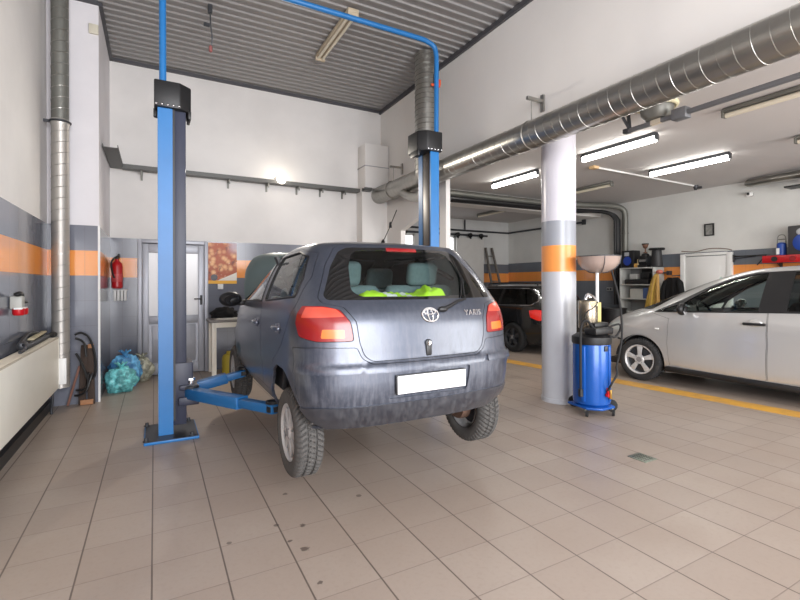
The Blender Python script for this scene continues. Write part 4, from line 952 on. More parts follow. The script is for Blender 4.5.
    def mesh(s, name, names, mat, parent, sides='b', push=0.0, flange=.018, xf=None, matslots=None):
        verts, nors, faces = [], [], []; vid = {}
        tris = [t for n in names for t in s.tri.get(n, [])]
        for sd in ((1, -1) if sides == 'b' else ((1,) if sides == 'r' else (-1,))):
            E = set()
            def get(i):
                on = s.vv[i][0] < 1e-5 or s.vv[i][0] > s.S - 1e-5
                k = (i, 0 if on else sd)
                if k not in vid:
                    p, n = s.pos[i], s.nor[i]; q = p - n * push
                    vid[k] = len(verts); verts.append(V((q.x * sd, q.y, q.z))); nors.append(V((n.x * sd, n.y, n.z)))
                return vid[k]
            for t in tris:
                f = [get(i) for i in t]
                if sd < 0: f.reverse()
                if len(set(f)) == 3: faces.append(f)
                for a, c in ((t[0], t[1]), (t[1], t[2]), (t[2], t[0])): E.add((a, c))
            if flange > 0:
                for a, c in E:
                    if (c, a) in E: continue
                    A, C = s.vv[a], s.vv[c]
                    if (A[0] < 1e-5 and C[0] < 1e-5) or (A[0] > s.S - 1e-5 and C[0] > s.S - 1e-5) or (A[1] > s.T - 1e-4 and C[1] > s.T - 1e-4): continue
                    ia, ic = get(a), get(c); pa, pc = verts[ia], verts[ic]; na, nc = nors[ia], nors[ic]
                    e = (pc - pa) * (1 if sd > 0 else -1)
                    fn = e.cross(na)
                    if fn.length < 1e-12: continue
                    fn.normalize(); k = len(verts)
                    verts += [pa.copy(), pc.copy(), pa - na * flange, pc - nc * flange]; nors += [fn] * 4
                    f = [k + 1, k, k + 2, k + 3]
                    faces.append(f if sd > 0 else f[::-1])
        if not faces: return None
        me = bpy.data.meshes.new(name); me.from_pydata([tuple(v) for v in verts], [], faces); me.materials.append(mat)
        me.shade_smooth(); me.normals_split_custom_set_from_vertices([tuple(n) for n in nors])
        o = bpy.data.objects.new(name, me); COL.objects.link(o); o.parent = parent
        if xf is not None: me.transform(xf)
        return o
    def line(s, pts, r, name, mat, parent, side=1, closed=True, off=.0):
        p = s.poly(pts) if closed else s.poly(pts + pts[-2:0:-1])[:]
        if not closed: p = p[:len(p) // 2 + 1]
        P_ = [s.P(*q) + s.N(*q) * off for q in p]; b = new()
        tube(b, [V((q.x * side, q.y, q.z)) for q in P_], r, 6, closed); return ob(name, b, mat, parent)

def circ(cy, cz, r, z0, n=26):
    out = []
    a0 = math.asin(max(-1, min(1, (z0 - cz) / r)))
    for k in range(n + 1):
        a = a0 + (PI - 2 * a0) * k / n; out.append(('s', cy + r * math.cos(a), cz + r * math.sin(a)))
    return out

def make_wheel(R_, w, rim, ns, parent, tyre_m, rim_m, sw0=.03, sw1=.045, hub=.05):
    """wheel with its axle on x, outer face at +x"""
    b = new(); N_, K = 300, 34
    prof = []
    for k in range(K + 1):
        u = -1 + 2 * k / K; x = u * w / 2; e = max(0, abs(u) - .62) / .38
        prof.append((R_ - .028 * e ** 2.2, x))
    side = [(R_ - .05, w / 2 + .004), (R_ - .09 if R_ - .09 > rim + .02 else rim + .025, w / 2 + .007), (rim + .008, w / 2 - .004), (rim - .004, w / 2 - .014)]
    full = [(r, -x) for r, x in reversed(side)] + prof + side
    rings = []
    for i in range(N_):
        a = 2 * PI * i / N_; ring = []
        for r, x in full:
            d = 0
            if r > R_ - .03:
                ax = abs(x) / (w / 2)
                fr = ((i / N_) * 50 + ax * 1.6 + (.5 if x > 0 else 0)) % 1
                if fr < .3 and ax > .1: d = .013
                if abs(ax - .34) < .05: d = .013
                if ax < .14 and ((i / N_) * 50) % 1 < .3: d = .011
            ring.append(b.verts.new((x, (r - d) * math.cos(a), (r - d) * math.sin(a))))
        rings.append(ring)
    for i in range(N_):
        p, q = rings[i], rings[(i + 1) % N_]
        for k in range(len(full) - 1): b.faces.new((p[k], p[k + 1], q[k + 1], q[k]))
    M_ = R(90, 'Y')
    b2 = new(); xo = w / 2 - .006
    lathe(b2, [(rim - .012, -w / 2 + .01), (rim - .018, xo - .05), (rim - .02, xo - .012), (rim - .004, xo), (rim + .004, xo - .002), (rim + .004, -w / 2 + .01)], M_, 64, cap=False)
    for k in range(ns):
        q = 2 * PI * k / ns; ro = Matrix.Rotation(q, 4, 'X')
        P_ = [(hub * .6, -sw0), (rim * .55, -(sw0 + sw1) / 2 * .92), (rim - .014, -sw1), (rim - .014, sw1), (rim * .55, (sw0 + sw1) / 2 * .92), (hub * .6, sw0)]
        dish = lambda r: xo - .016 + .01 * (1 - r / rim)
        prism(b2, P_, lambda r, c: ro @ V((dish(r), c, r)), lambda r, c: ro @ V((dish(r) - .022, c, r)), .004)
    lathe(b2, [(hub, xo - .03), (hub, xo - .006), (hub * .85, xo + .002), (0, xo + .004)], M_, 32)
    o = ob('wheel', b2, rim_m, parent)
    ob('tyre', b, tyre_m, o, 40)
    b = new(); lathe(b, [(0, xo - .06), (rim - .03, xo - .06), (rim - .03, xo - .07), (0, xo - .07)], M_, 40); ob('brake_disc', b, DARKM, o)
    b = new(); lathe(b, [(0, xo + .0045), (hub * .55, xo + .0042), (hub * .6, xo + .001)], M_, 24, cap=False)
    for k in range(4):
        q = 2 * PI * (k + .5) / 4; sph(b, (xo, hub * .8 * math.cos(q), hub * .8 * math.sin(q)), (.006, .008, .008), None, 8, 6)
    ob('hub_cap', b, M('grey_hub_cap', (150, 150, 152), .4, .4), o)
    return o
def put_wheels(first, spots):
    ch = list(first.children)
    for i, (x, y, z, sd) in enumerate(spots):
        if i == 0: o = first
        else:
            o = first.copy(); COL.objects.link(o); o.parent = first.parent
            for c in ch:
                d = c.copy(); COL.objects.link(d); d.parent = o
        o.location = (x, y, z); o.rotation_euler = (.3 * i, 0, 0 if sd > 0 else PI)

def seat(parent, x, y, z, w=.46, rear=False, mat=SEAT):
    b = new(); bx(b, (x, y + .1, z + .1), (w, .48, .16), R(6, 'X'), .05, 3); o = ob('seat', b, mat, parent)
    b = new(); bx(b, (x, y - .18, z + .42), (w, .14, .6), R(14, 'X'), .06, 3); ob('backrest', b, mat, o)
    b = new(); bx(b, (x, y - .285, z + .80), (.27, .1, .19), R(12, 'X'), .045, 3); ob('headrest', b, mat, o)
    return o
def arch_liner(parent, x, y, z, r, w, sd, mat=TRIMG):
    b = new(); n = 24; A = []
    for k in range(n + 1):
        a = .06 + (PI - .12) * k / n
        A.append((b.verts.new((sd * x, y + r * math.cos(a), z + r * math.sin(a))), b.verts.new((sd * (x - w), y + r * .97 * math.cos(a), z + r * .97 * math.sin(a)))))
    for p, q in zip(A, A[1:]): b.faces.new((p[0], q[0], q[1], p[1]))
    b.faces.new([p[1] for p in A]); return ob('wheel_arch_liner', b, mat, parent)

class Panels:
    def __init__(s, sh): s.sh = sh; s.L = []
    def add(s, name, pts, rad=.03): s.L.append((name, s.sh.poly(pts, rad))); return s
    def panel(s, name, pts, gap=.005, rad=.03):
        p = s.sh.poly(pts, rad); s.L.append((name, s.sh.inset(p, gap))); s.L.append(('gap', p)); return s

# ================================================================== grey-blue hatchback on the lift
CX, CY, CZ = 1.55, 2.975, .294
car = thing('hatchback_car', 'dirty blue-grey hatchback raised on the blue lift with its bonnet open', 'car', (CX, CY, CZ))
PAINT = carpaint('blue_grey_car_paint', (66, 72, 86), .6, .34, .5, (118, 120, 128), .25, 1.15, coat=.22)
PAINTD = carpaint('grimy_lower_bumper', (44, 47, 57), .3, .45, .4, (104, 104, 106), .25, .9, coat=.3)
GAPM = M('panel_gap_black', (14, 14, 15), .8)
rows = [ # z, half width, rear y, front y, rear exponent, front exponent
    (.272, .758, -.445, 2.93, 4.6, 3.8), (.36, .80, -.50, 3.04, 5.2, 4.0), (.44, .818, -.525, 3.09, 5.6, 4.2), (.55, .828, -.538, 3.105, 5.8, 4.2),
    (.645, .83, -.538, 3.10, 5.8, 4.2), (.69, .829, -.516, 3.06, 5.7, 4.2), (.78, .83, -.506, 2.99, 5.6, 4.2), (.90, .828, -.49, 2.80, 5.5, 4.3),
    (.97, .822, -.468, 2.52, 5.4, 4.4), (1.01, .815, -.447, 2.30, 5.2, 4.4), (1.06, .802, -.412, 2.10, 5.0, 4.2), (1.20, .75, -.307, 1.76, 4.5, 4.0),
    (1.33, .685, -.20, 1.43, 4.2, 3.9), (1.415, .625, -.13, 1.14, 4.0, 3.8), (1.448, .585, -.09, 1.0, 3.8, 3.8)]
def sstep(a, c, x): t = max(0, min(1, (x - a) / (c - a))); return t * t * (3 - 2 * t)
def ydisp(p, n):
    d = 0
    for wy in (0, 2.37):                                     # flared arches
        q = math.hypot(p.y - wy, p.z - .29)
        if p.x > .55: d += .016 * sstep(.46, .345, q) * sstep(.35, .7, abs(n.x))
    if p.y < .3 and abs(p.x) > .45: d += .010 * sstep(.612, .622, p.z) * sstep(.668, .652, p.z) * sstep(.45, .48, abs(p.x))     # rub strip
    if .2 < p.y < 2.0: d += -.012 * sstep(.62, .5, p.z) * sstep(.38, .5, p.z)
    return d
sh = Shell(rows, .2, .052, ydisp, .05, .05)
pn = Panels(sh)
pn.add('glass', [('r', 0, 1.078), ('r', .42, 1.082), ('r', .475, 1.12), ('r', .44, 1.28), ('r', .385, 1.375), ('r', .33, 1.395), ('r', 0, 1.402)], .05)
pn.add('frit', [('r', 0, 1.058), ('r', .635, 1.062), ('r', .65, 1.09), ('r', .555, 1.28), ('r', .475, 1.385), ('r', .41, 1.415), ('r', 0, 1.422)], .03)
lamp = [('r', .508, .812), ('r', .522, .93), ('r', .575, 1.005), ('r', .66, 1.026), ('r', .77, 1.028), ('s', -.245, .985), ('s', -.245, .92), ('s', -.29, .84), ('r', .72, .812)]
pn.add('lampa', [('r', .565, .832), ('r', .565, .885), ('r', .69, .888), ('r', .70, .835)], .012)
pn.add('lampp', [('r', .556, .962), ('r', .60, 1.008), ('r', .67, 1.02), ('r', .755, 1.02), ('r', .785, .955)], .02)
pn.add('lamp', sh.inset(sh.poly(lamp, .03), .005) and lamp, .03)
pn.L[-1] = ('lamp', sh.inset(sh.poly(lamp, .03), .006)); pn.L.append(('gap', sh.poly(lamp, .03)))
pn.add('recess', [('r', 0, .445), ('r', .30, .445), ('r', .325, .61), ('r', 0, .61)], .02)
pn.panel('tailgate', [('r', 0, .682), ('r', .40, .684), ('r', .452, .72), ('r', .478, .80), ('r', .492, .93), ('r', .55, 1.018), ('r', .67, 1.045), ('r', .685, 1.08), ('r', .585, 1.29), ('r', .50, 1.405), ('r', .44, 1.438), ('r', 0, 1.446)], .005, .03)
pn.add('strip', [('r', .475, .622), ('r', .475, .662), ('r', .74, .664), ('s', -.31, .66), ('s', -.31, .622), ('r', .74, .622)], .015)
pn.add('valance', [('d', 0, 0), ('r', 0, .415), ('r', .78, .42), ('s', -.31, .42), ('s', -.338, .32), ('s', -.338, .273), ('d', sh.conv(('s', -.338, .273))[0], 0)], .02)
pn.panel('bumper', [('d', 0, 0), ('r', 0, .668), ('r', .40, .672), ('r', .465, .71), ('r', .492, .775), ('r', .72, .782), ('s', -.22, .772), ('s', -.265, .60), ('s', -.325, .42), ('s', -.342, .33), ('s', -.342, .273), ('d', sh.conv(('s', -.342, .273))[0], 0)], .004, .02)
pn.add('hole', circ(0, .29, .335, .275), 0); pn.add('hole', circ(2.37, .29, .335, .275), 0)
RW = [('s', .60, 1.035), ('s', .615, 1.375), ('s', .2, 1.392), ('s', -.02, 1.352), ('s', -.125, 1.2), ('s', -.155, 1.082)]
FW = [('s', 1.80, 1.0), ('s', 1.5, 1.19), ('s', 1.26, 1.31), ('s', 1.06, 1.372), ('s', .745, 1.38), ('s', .725, 1.03)]
pn.add('sglass', RW, .03); pn.add('fglass', FW, .03)
pn.panel('rdoor', [('s', .685, .365), ('s', .68, 1.408), ('s', .2, 1.415), ('s', -.06, 1.378), ('s', -.175, 1.21), ('s', -.205, 1.05), ('s', -.12, .90), ('s', .02, .76), ('s', .14, .68), ('s', .27, .58), ('s', .345, .45), ('s', .36, .365)], .005, .03)
pn.panel('fdoor', [('s', 1.86, .365), ('s', 1.92, .6), ('s', 1.9, .9), ('s', 1.84, 1.0), ('s', 1.53, 1.205), ('s', 1.28, 1.33), ('s', 1.08, 1.405), ('s', .70, 1.41), ('s', .705, .365)], .005, .03)
pn.add('wind', [('f', 0, 1.03), ('f', .60, 1.035), ('f', .51, 1.2), ('f', .455, 1.33), ('f', .40, 1.405), ('f', 0, 1.42)], .05)
pn.add('hood', [('f', 0, .79), ('f', .50, .79), ('f', .62, .85), ('f', .67, .93), ('f', .67, .985), ('f', 0, 1.012)], .04)
pn.add('head', [('f', .45, .68), ('f', .44, .77), ('f', .60, .83), ('f', .72, .84), ('f', .74, .72)], .03)
pn.add('grille', [('f', 0, .42), ('f', .40, .42), ('f', .46, .56), ('f', 0, .58)], .03)
sh.cut(pn.L)
sh.mesh('body', ['body', 'hood_skip'], PAINT, car)
sh.mesh('panel_seam', ['gap'], GAPM, car, push=.007, flange=0)
tg = sh.mesh('tailgate', ['tailgate'], PAINT, car)
bp = sh.mesh('rear_bumper', ['bumper'], PAINT, car)
for nm in 'rl': sh.mesh('rub_strip', ['strip'], PAINT, bp, nm, push=-.011, flange=.03)
sh.mesh('plate_recess', ['recess'], PAINT, bp, push=.016, flange=0)
sh.mesh('lower_valance', ['valance'], PAINTD, bp, push=-.009, flange=.03)['label'] = 'grimy grey lower edge'
FRIT = M('black_glass_border', (10, 11, 13), .06, Coat_Weight=1.0)
rg = sh.mesh('rear_window', ['glass'], G_CAR, tg, flange=0); sh.mesh('window_border', ['frit'], FRIT, tg, flange=.004)
for sd, nm in ((1, 'r'), (-1, 'l')):
    l = sh.mesh('tail_lamp', ['lamp'], LAMPR, car, nm, -.003, .02); sh.mesh('indicator_lens', ['lampa'], LAMPA, l, nm, -.003, .012); sh.mesh('upper_lens', ['lampp'], LAMPP, l, nm, -.003, .012)
    d = sh.mesh('rear_door', ['rdoor'], PAINT, car, nm); sh.mesh('door_window', ['sglass'], G_CAR, d, nm, .004, 0)
    d2_ = sh.mesh('front_door', ['fdoor'], PAINT, car, nm); sh.mesh('door_window', ['fglass'], G_CAR, d2_, nm, .004, 0)
    for pts, dd in ((RW, d), (FW, d2_)):
        sh.line(pts, .008, 'window_seal', BLACK, dd, sd)
    b = new(); bx(b, (sd * .635, .67, 1.2), (.02, .075, .4), R(sd * 22, 'Y')); ob('pillar_trim', b, BLACK, d2_)
    for yy_, z_, dd in ((.13, .86, d), (.86, .85, d2_)):
        b = new(); bx(b, (sd * .842, yy_, z_), (.03, .19, .032), None, .012); bx(b, (sd * .83, yy_ - .02, z_), (.02, .09, .07), None, .01); ob('door_handle', b, carpaint('handle_paint', (70, 76, 92), .5, .35, .2), dd)
    b = new(); sph(b, (sd * .93, 1.60, 1.02), (.105, .07, .072)); bx(b, (sd * .83, 1.63, .985), (.1, .07, .05), None, .015)
    m_ = ob('side_mirror', b, BLACK, car, 60)
    b = new(); lathe(b, [(0, 0), (.06, 0), (.062, .004), (0, .005)], Matrix.Translation((sd * .925, 1.537, 1.02)) @ R(14, 'X') @ R(-sd * 10, 'Z') @ Matrix.Diagonal((1.15, 1, .72, 1)) @ R(90, 'X'), 24); ob('mirror_glass', b, M('dim_mirror', (120, 124, 128), .08, 1.0), m_)
    sh.mesh('headlamp', ['head'], M('headlamp_lens', (210, 214, 218), .1), car, nm)
    for wy in (0, 2.37): arch_liner(car, .735, wy, .29, .345, .3, sd, M('muddy_arch_liner', (112, 106, 100), .9, var=.4))
sh.mesh('windscreen', ['wind'], G_CAR, car, flange=0)
sh.mesh('grille', ['grille'], BLACK, car)
sh.mesh('engine_bay', ['hood'], M('oily_engine_black', (26, 26, 28), .6, var=.6, scale=12), car, push=.07, flange=0)
hinge = V((0, 2.28, 1.02)); XF = Matrix.Translation(hinge) @ R(66, 'X') @ Matrix.Translation(-hinge)
h_ = sh.mesh('bonnet', ['hood'], carpaint('bonnet_underside', (98, 112, 112), .3, .35, .1), car, flange=.02, xf=XF)
b = new(); tube(b, [XF @ V((.5, 2.85, .86)), V((.62, 2.5, .95))], .006, 6); ob('prop_rod', b, DARKM, h_)
# engine lumps
b = new(); bx(b, (.1, 2.75, .74), (.6, .4, .18), None, .04); bx(b, (-.38, 2.6, .74), (.22, .2, .22), None, .02); cyl(b, (.4, 2.55, .74), (.4, 2.55, .86), .07); ob('engine_block', b, BLACK, car)
# badges
def rear_at(x, z, off=0.0):
    q = sh.conv(('r', abs(x), z)); p = sh.P(*q); n = sh.N(*q)
    if x < 0: p.x *= -1; n.x *= -1
    return p + n * off
b = new()
def oval(cx, cz, rx, rz, r): tube(b, [rear_at(cx + rx * math.cos(q), cz + rz * math.sin(q), .004) for q in [2 * PI * k / 30 for k in range(30)]], r, 6, True)
oval(.035, .955, .062, .043, .0065); oval(.035, .955, .019, .040, .005); oval(.035, .974, .043, .016, .005)
ob('oval_emblem', b, CHROME, tg)
cu = bpy.data.curves.new('badge', 'FONT'); cu.body = 'YARIS'; cu.size = .056; cu.extrude = .003; cu.align_x = 'CENTER'; cu.align_y = 'CENTER'; cu.space_character = 1.08
to = bpy.data.objects.new('tmp_text', cu); COL.objects.link(to); dg = bpy.context.evaluated_depsgraph_get(); me = bpy.data.meshes.new_from_object(to.evaluated_get(dg)); bpy.data.objects.remove(to)
me.materials.clear(); me.materials.append(CHROME)
pa, pb = rear_at(.32, .957, .006), rear_at(.47, .957, .006); ang = math.atan2(pb.y - pa.y, pb.x - pa.x)
bo = bpy.data.objects.new('badge_lettering', me); COL.objects.link(bo); bo.parent = tg; bo.location = (pa + pb) / 2; bo.rotation_euler = (math.radians(78), 0, ang)
b = new(); c_ = rear_at(0, .775, .0); lathe(b, [(.026, 0), (.026, .008), (.02, .012), (0, .013)], Matrix.Translation(c_) @ R(90, 'X'), 20); bx(b, c_ + V((0, -.004, -.045)), (.045, .022, .075), None, .014); ob('tailgate_lock', b, BLACK, tg)
b = new(); lathe(b, [(.014, 0.01), (.014, .016), (0, .017)], Matrix.Translation(c_) @ R(90, 'X'), 16); ob('key_cylinder', b, CHROME, tg)
b = new(); c_ = rear_at(.14, .985, .012); sph(b, c_, (.04, .018, .02)); tube(b, [c_, rear_at(.2, 1.0, .02), rear_at(.28, 1.03, .02), rear_at(.36, 1.045, .018)], [.014, .012, .01, .008], 8)
w_ = ob('rear_wiper', b, BLACK, tg); b = new(); tube(b, [rear_at(.34, 1.07, .012), rear_at(.42, 1.2, .012), rear_at(.42, 1.34, .012)], .006, 6); tube(b, [rear_at(.355, 1.045, .018), rear_at(.42, 1.2, .02)], .006, 6); ob('wiper_blade', b, BLACK, w_)
b = new(); bx(b, rear_at(0, 1.407, -.004), (.25, .02, .034), R(-35, 'X'), .008); ob('brake_light', b, LAMPR, tg)
b = new(); bx(b, (0.012, rear_at(0, .53, 0).y - .0, .53), (.52, .008, .112), None, .003)
pl = ob('licence_plate', b, M('blank_white_plate', (246, 246, 250), .5, var=.01), bp); pl.location.y = -.006; pl['label'] = 'blank white licence plate'
b = new(); bx(b, (0.012, rear_at(0, .53, 0).y + .005, .53), (.532, .008, .124), None, .003); ob('plate_holder', b, BLACK, bp)
# underside
b = new(); bx(b, (0, 1.25, .36), (1.2, 2.7, .09), None, .02); bx(b, (0, -.22, .39), (1.0, .3, .08), None, .03); ob('underbody', b, M('muddy_underbody', (58, 54, 52), .9, var=.4, scale=8), car)
b = new(); tube(b, [(-.68, .02, .17), (-.4, .12, .2), (.4, .12, .2), (.68, .02, .17)], .035, 10); ob('rear_axle', b, M('rusty_axle', (104, 84, 72), .8, .3, var=.4, scale=12), car)
for s in (-1, 1):
    b = new(); lathe(b, [(0, -.04), (.1, -.04), (.105, -.02), (.105, .03), (0, .03)], Matrix.Translation((s * .62, 0, .172)) @ R(90, 'Y'), 24); ob('brake_drum', b, M('rusty_drum', (126, 100, 86), .7, .4, var=.4, scale=10), car)
b = new(); lathe(b, [(0, 0), (.07, .01), (.085, .04), (.085, .4), (.07, .43), (0, .44)], Matrix.Translation((.1, -.2, .31)) @ Matrix.Diagonal((1, 1, .62, 1)) @ R(90, 'Y'), 20); ob('silencer', b, GALVD, car)
wh = make_wheel(.292, .172, .185, 8, car, TYRE, SILVER, .018, .034, .05)
put_wheels(wh, [(-.715, 0, .172, -1), (.715, 0, .172, 1), (-.715, 2.37, .18, -1), (.715, 2.37, .18, 1)])
# interior
for x in (-.36, .36): seat(car, x, 1.25, .42)
for x in (-.34, .34): seat(car, x, .42, .44, .62)
b = new(); bx(b, (0, -.1, 1.02), (1.15, .42, .03), None, .01); ob('parcel_shelf', b, M('grey_shelf_felt', (86, 88, 92), .9), car)
b = new(); bx(b, (0, 1.95, .93), (1.38, .4, .2), None, .06); ob('dashboard', b, TRIMG, car)
b = new(); tube(b, [V((-.36 + .18 * math.cos(q), 1.68 + .06 * math.sin(q), 1.0 + .17 * math.sin(q))) for q in [2 * PI * k / 28 for k in range(28)]], .014, 8, True); bx(b, (-.36, 1.7, 1.0), (.3, .03, .06), R(20, 'X'), .01); ob('steering_wheel', b, BLACK, car)
b = new(); bx(b, (0, 1.3, .42), (1.35, 2.4, .04)); ob('cabin_floor', b, TRIMG, car)
for s in (-1, 1):
    b = new(); bx(b, (s * .74, 1.05, .68), (.05, 1.6, .58), None, .02); ob('door_lining', b, TRIMG, car)
# vest on the parcel shelf
b = new(); bmesh.ops.create_grid(b, x_segments=70, y_segments=16, size=.5)
for v in b.verts:
    u, w = v.co.x, v.co.y
    h = .05 + .03 * noise.noise(V((u * 5 + 3, w * 2, 4))) + .02 * noise.noise(V((u * 11, w * 5, 1))) + .012 * noise.noise(V((u * 24, w * 9, 7)))
    h *= sstep(.5, .4, abs(u)) * sstep(.5, .3, abs(w)) * (1.05 + .6 * sstep(.1, .4, u))
    v.co = V((CX - .0 + u * .78, CY - .12 + w * .24 + .02 * noise.noise(V((u * 6, 3, 2))), CZ + 1.0365 + max(h, .0)))
def vestmat():
    n = NT('neon_vest'); x = n.pos()['X']; wob = n.math('MULTIPLY', n.noise(5), .06); u = n.math('ADD', x, wob)
    s1 = n.math('MULTIPLY', n.math('GREATER_THAN', u, CX - .12), n.math('LESS_THAN', u, CX - .04)); s2 = n.math('MULTIPLY', n.math('GREATER_THAN', u, CX + .04), n.math('LESS_THAN', u, CX + .115))
    n.set(Base_Color=n.mix(n.math('MAXIMUM', s1, s2), (.58, .95, .04), (.85, .85, .86)), Roughness=.7); return n.m
tag(ob('safety_vest', b, vestmat(), None, 180), 'crumpled neon yellow safety vest behind the hatchback rear window', 'vest')
b = new(); bx(b, (CX - .45, CY - .16, CZ + 1.062), (.12, .1, .05), R(12, 'Z'), .02); sph(b, (CX - .5, CY - .13, CZ + 1.062), (.06, .05, .025)); tag(ob('orange_pouch', b, M('orange_fabric', (206, 92, 48), .7)), 'small orange pouch left of the neon vest in the hatchback', 'pouch')

# ================================================================== silver car
def place_car(name, label, O, yaw_deg):
    return thing(name, label, 'car', O, math.radians(yaw_deg))
car2 = place_car('silver_car', 'silver family car parked along the yellow line on the right', (7.495, 1.736, 0), 6)
PS = carpaint('silver_car_paint', (192, 192, 191), .38, .28, .12, (150, 144, 134), .2, .5)
rows2 = [(.17, .80, -.60, 3.2, 4, 3), (.26, .855, -.72, 3.33, 4, 3.2), (.42, .88, -.78, 3.40, 4.2, 3.3), (.60, .886, -.79, 3.42, 4.4, 3.3), (.74, .886, -.78, 3.40, 4.4, 3.3), (.84, .884, -.77, 3.31, 4.3, 3.3),
         (.92, .878, -.76, 3.18, 4.2, 3.4), (.99, .868, -.74, 3.00, 4.1, 3.6), (1.045, .855, -.70, 2.84, 4, 3.8), (1.10, .838, -.66, 2.68, 4, 3.8), (1.24, .795, -.57, 2.38, 3.8, 3.8), (1.395, .735, -.46, 2.03, 3.7, 3.7),
         (1.525, .672, -.36, 1.70, 3.6, 3.6), (1.61, .615, -.27, 1.40, 3.6, 3.6), (1.64, .57, -.22, 1.24, 3.6, 3.6)]
def sdisp(p, n):
    d = 0
    for wy in (0, 2.578):
        q = math.hypot(p.y - wy, p.z - .315)
        if p.x > .5: d += .022 * sstep(.47, .37, q) * sstep(.3, .6, abs(n.x))
    if abs(n.x) > .5:
        zc = .845 - .045 * (2.2 - p.y) / 1.2
        d += .014 * math.exp(-((p.z - zc) / .03) ** 2) * sstep(2.6, 2.2, p.y); d -= .018 * math.exp(-((p.z - zc + .10) / .08) ** 2) * sstep(2.3, 1.9, p.y)
    return d
s2 = Shell(rows2, .9, .05, sdisp, .055); p2 = Panels(s2)
p2.add('fglass', [('s', 2.08, 1.06), ('s', 2.0, 1.175), ('s', 1.72, 1.375), ('s', 1.46, 1.50), ('s', 1.2, 1.565), ('s', 1.06, 1.58), ('s', 1.12, 1.10)], .02)
p2.add('qglass', [('s', 2.38, 1.038), ('s', 2.12, 1.053), ('s', 2.055, 1.15), ('s', 2.16, 1.125)], .01)
p2.add('sglass', [('s', .84, 1.115), ('s', .80, 1.585), ('s', .3, 1.57), ('s', -.02, 1.47), ('s', -.12, 1.3), ('s', .05, 1.14)], .03)
p2.add('blackp', [('s', 2.43, 1.028), ('s', 2.03, 1.225), ('s', 1.72, 1.405), ('s', 1.46, 1.524), ('s', 1.2, 1.588), ('s', .8, 1.605), ('s', .3, 1.59), ('s', -.06, 1.48), ('s', -.17, 1.29), ('s', .03, 1.115), ('s', .98, 1.085), ('s', 2.0, 1.045)], .02)
p2.add('hole', circ(0, .315, .36, .175), 0); p2.add('hole', circ(2.578, .315, .36, .175), 0)
p2.add('sill', [('d', s2.ps(-40), 0), ('s', .33, .25), ('s', 2.2, .225), ('d', s2.ps(12), 0)], 0) if False else None
p2.panel('fdoor', [('s', 2.155, .265), ('s', 2.19, .6), ('s', 2.17, .95), ('s', 2.45, 1.022), ('s', 2.04, 1.235), ('s', 1.73, 1.413), ('s', 1.46, 1.532), ('s', 1.2, 1.596), ('s', .97, 1.608), ('s', 1.02, 1.085), ('s', 1.03, .25)], .005, .03)
p2.panel('rdoor', [('s', 1.014, 1.085), ('s', .964, 1.608), ('s', .3, 1.598), ('s', -.07, 1.485), ('s', -.19, 1.28), ('s', -.1, 1.05), ('s', .1, .82), ('s', .27, .68), ('s', .38, .5), ('s', .40, .26), ('s', 1.024, .25)], .005, .03)
p2.panel('hood', [('f', 0, .83), ('f', .45, .83), ('f', .62, .90), ('f', .70, .97), ('f', .72, 1.03), ('f', 0, 1.045)], .005, .05)
p2.add('wind', [('f', 0, 1.06), ('f', .70, 1.065), ('f', .62, 1.24), ('f', .55, 1.43), ('f', .49, 1.57), ('f', 0, 1.625)], .05)
p2.add('head', [('f', .50, .70), ('f', .50, .80), ('f', .66, .88), ('s', 3.0, .92), ('s', 2.98, .82), ('f', .72, .72)], .04)
p2.add('grille', [('f', 0, .42), ('f', .42, .42), ('f', .36, .72), ('f', 0, .74)], .04)
p2.add('bind', [('s', 2.93, .56), ('s', 2.93, .59), ('s', 3.03, .60), ('s', 3.03, .57)], .01)
p2.add('rwin', [('r', 0, 1.12), ('r', .62, 1.12), ('r', .5, 1.5), ('r', 0, 1.55)], .05)
p2.add('rlamp', [('r', .55, .85), ('r', .55, 1.05), ('r', .78, 1.05), ('s', -.45, 1.0), ('s', -.45, .88)], .03)
p2.L = [q for q in p2.L if q]
s2.cut(p2.L)
s2.mesh('body', ['body'], PS, car2); s2.mesh('panel_seam', ['gap'], GAPM, car2, push=.007, flange=0); s2.mesh('bonnet', ['hood'], PS, car2)
s2.mesh('windscreen', ['wind'], G_CAR, car2, flange=0); s2.mesh('grille', ['grille'], BLACK, car2, push=.01); s2.mesh('rear_window', ['rwin'], G_DARK, car2, flange=0)
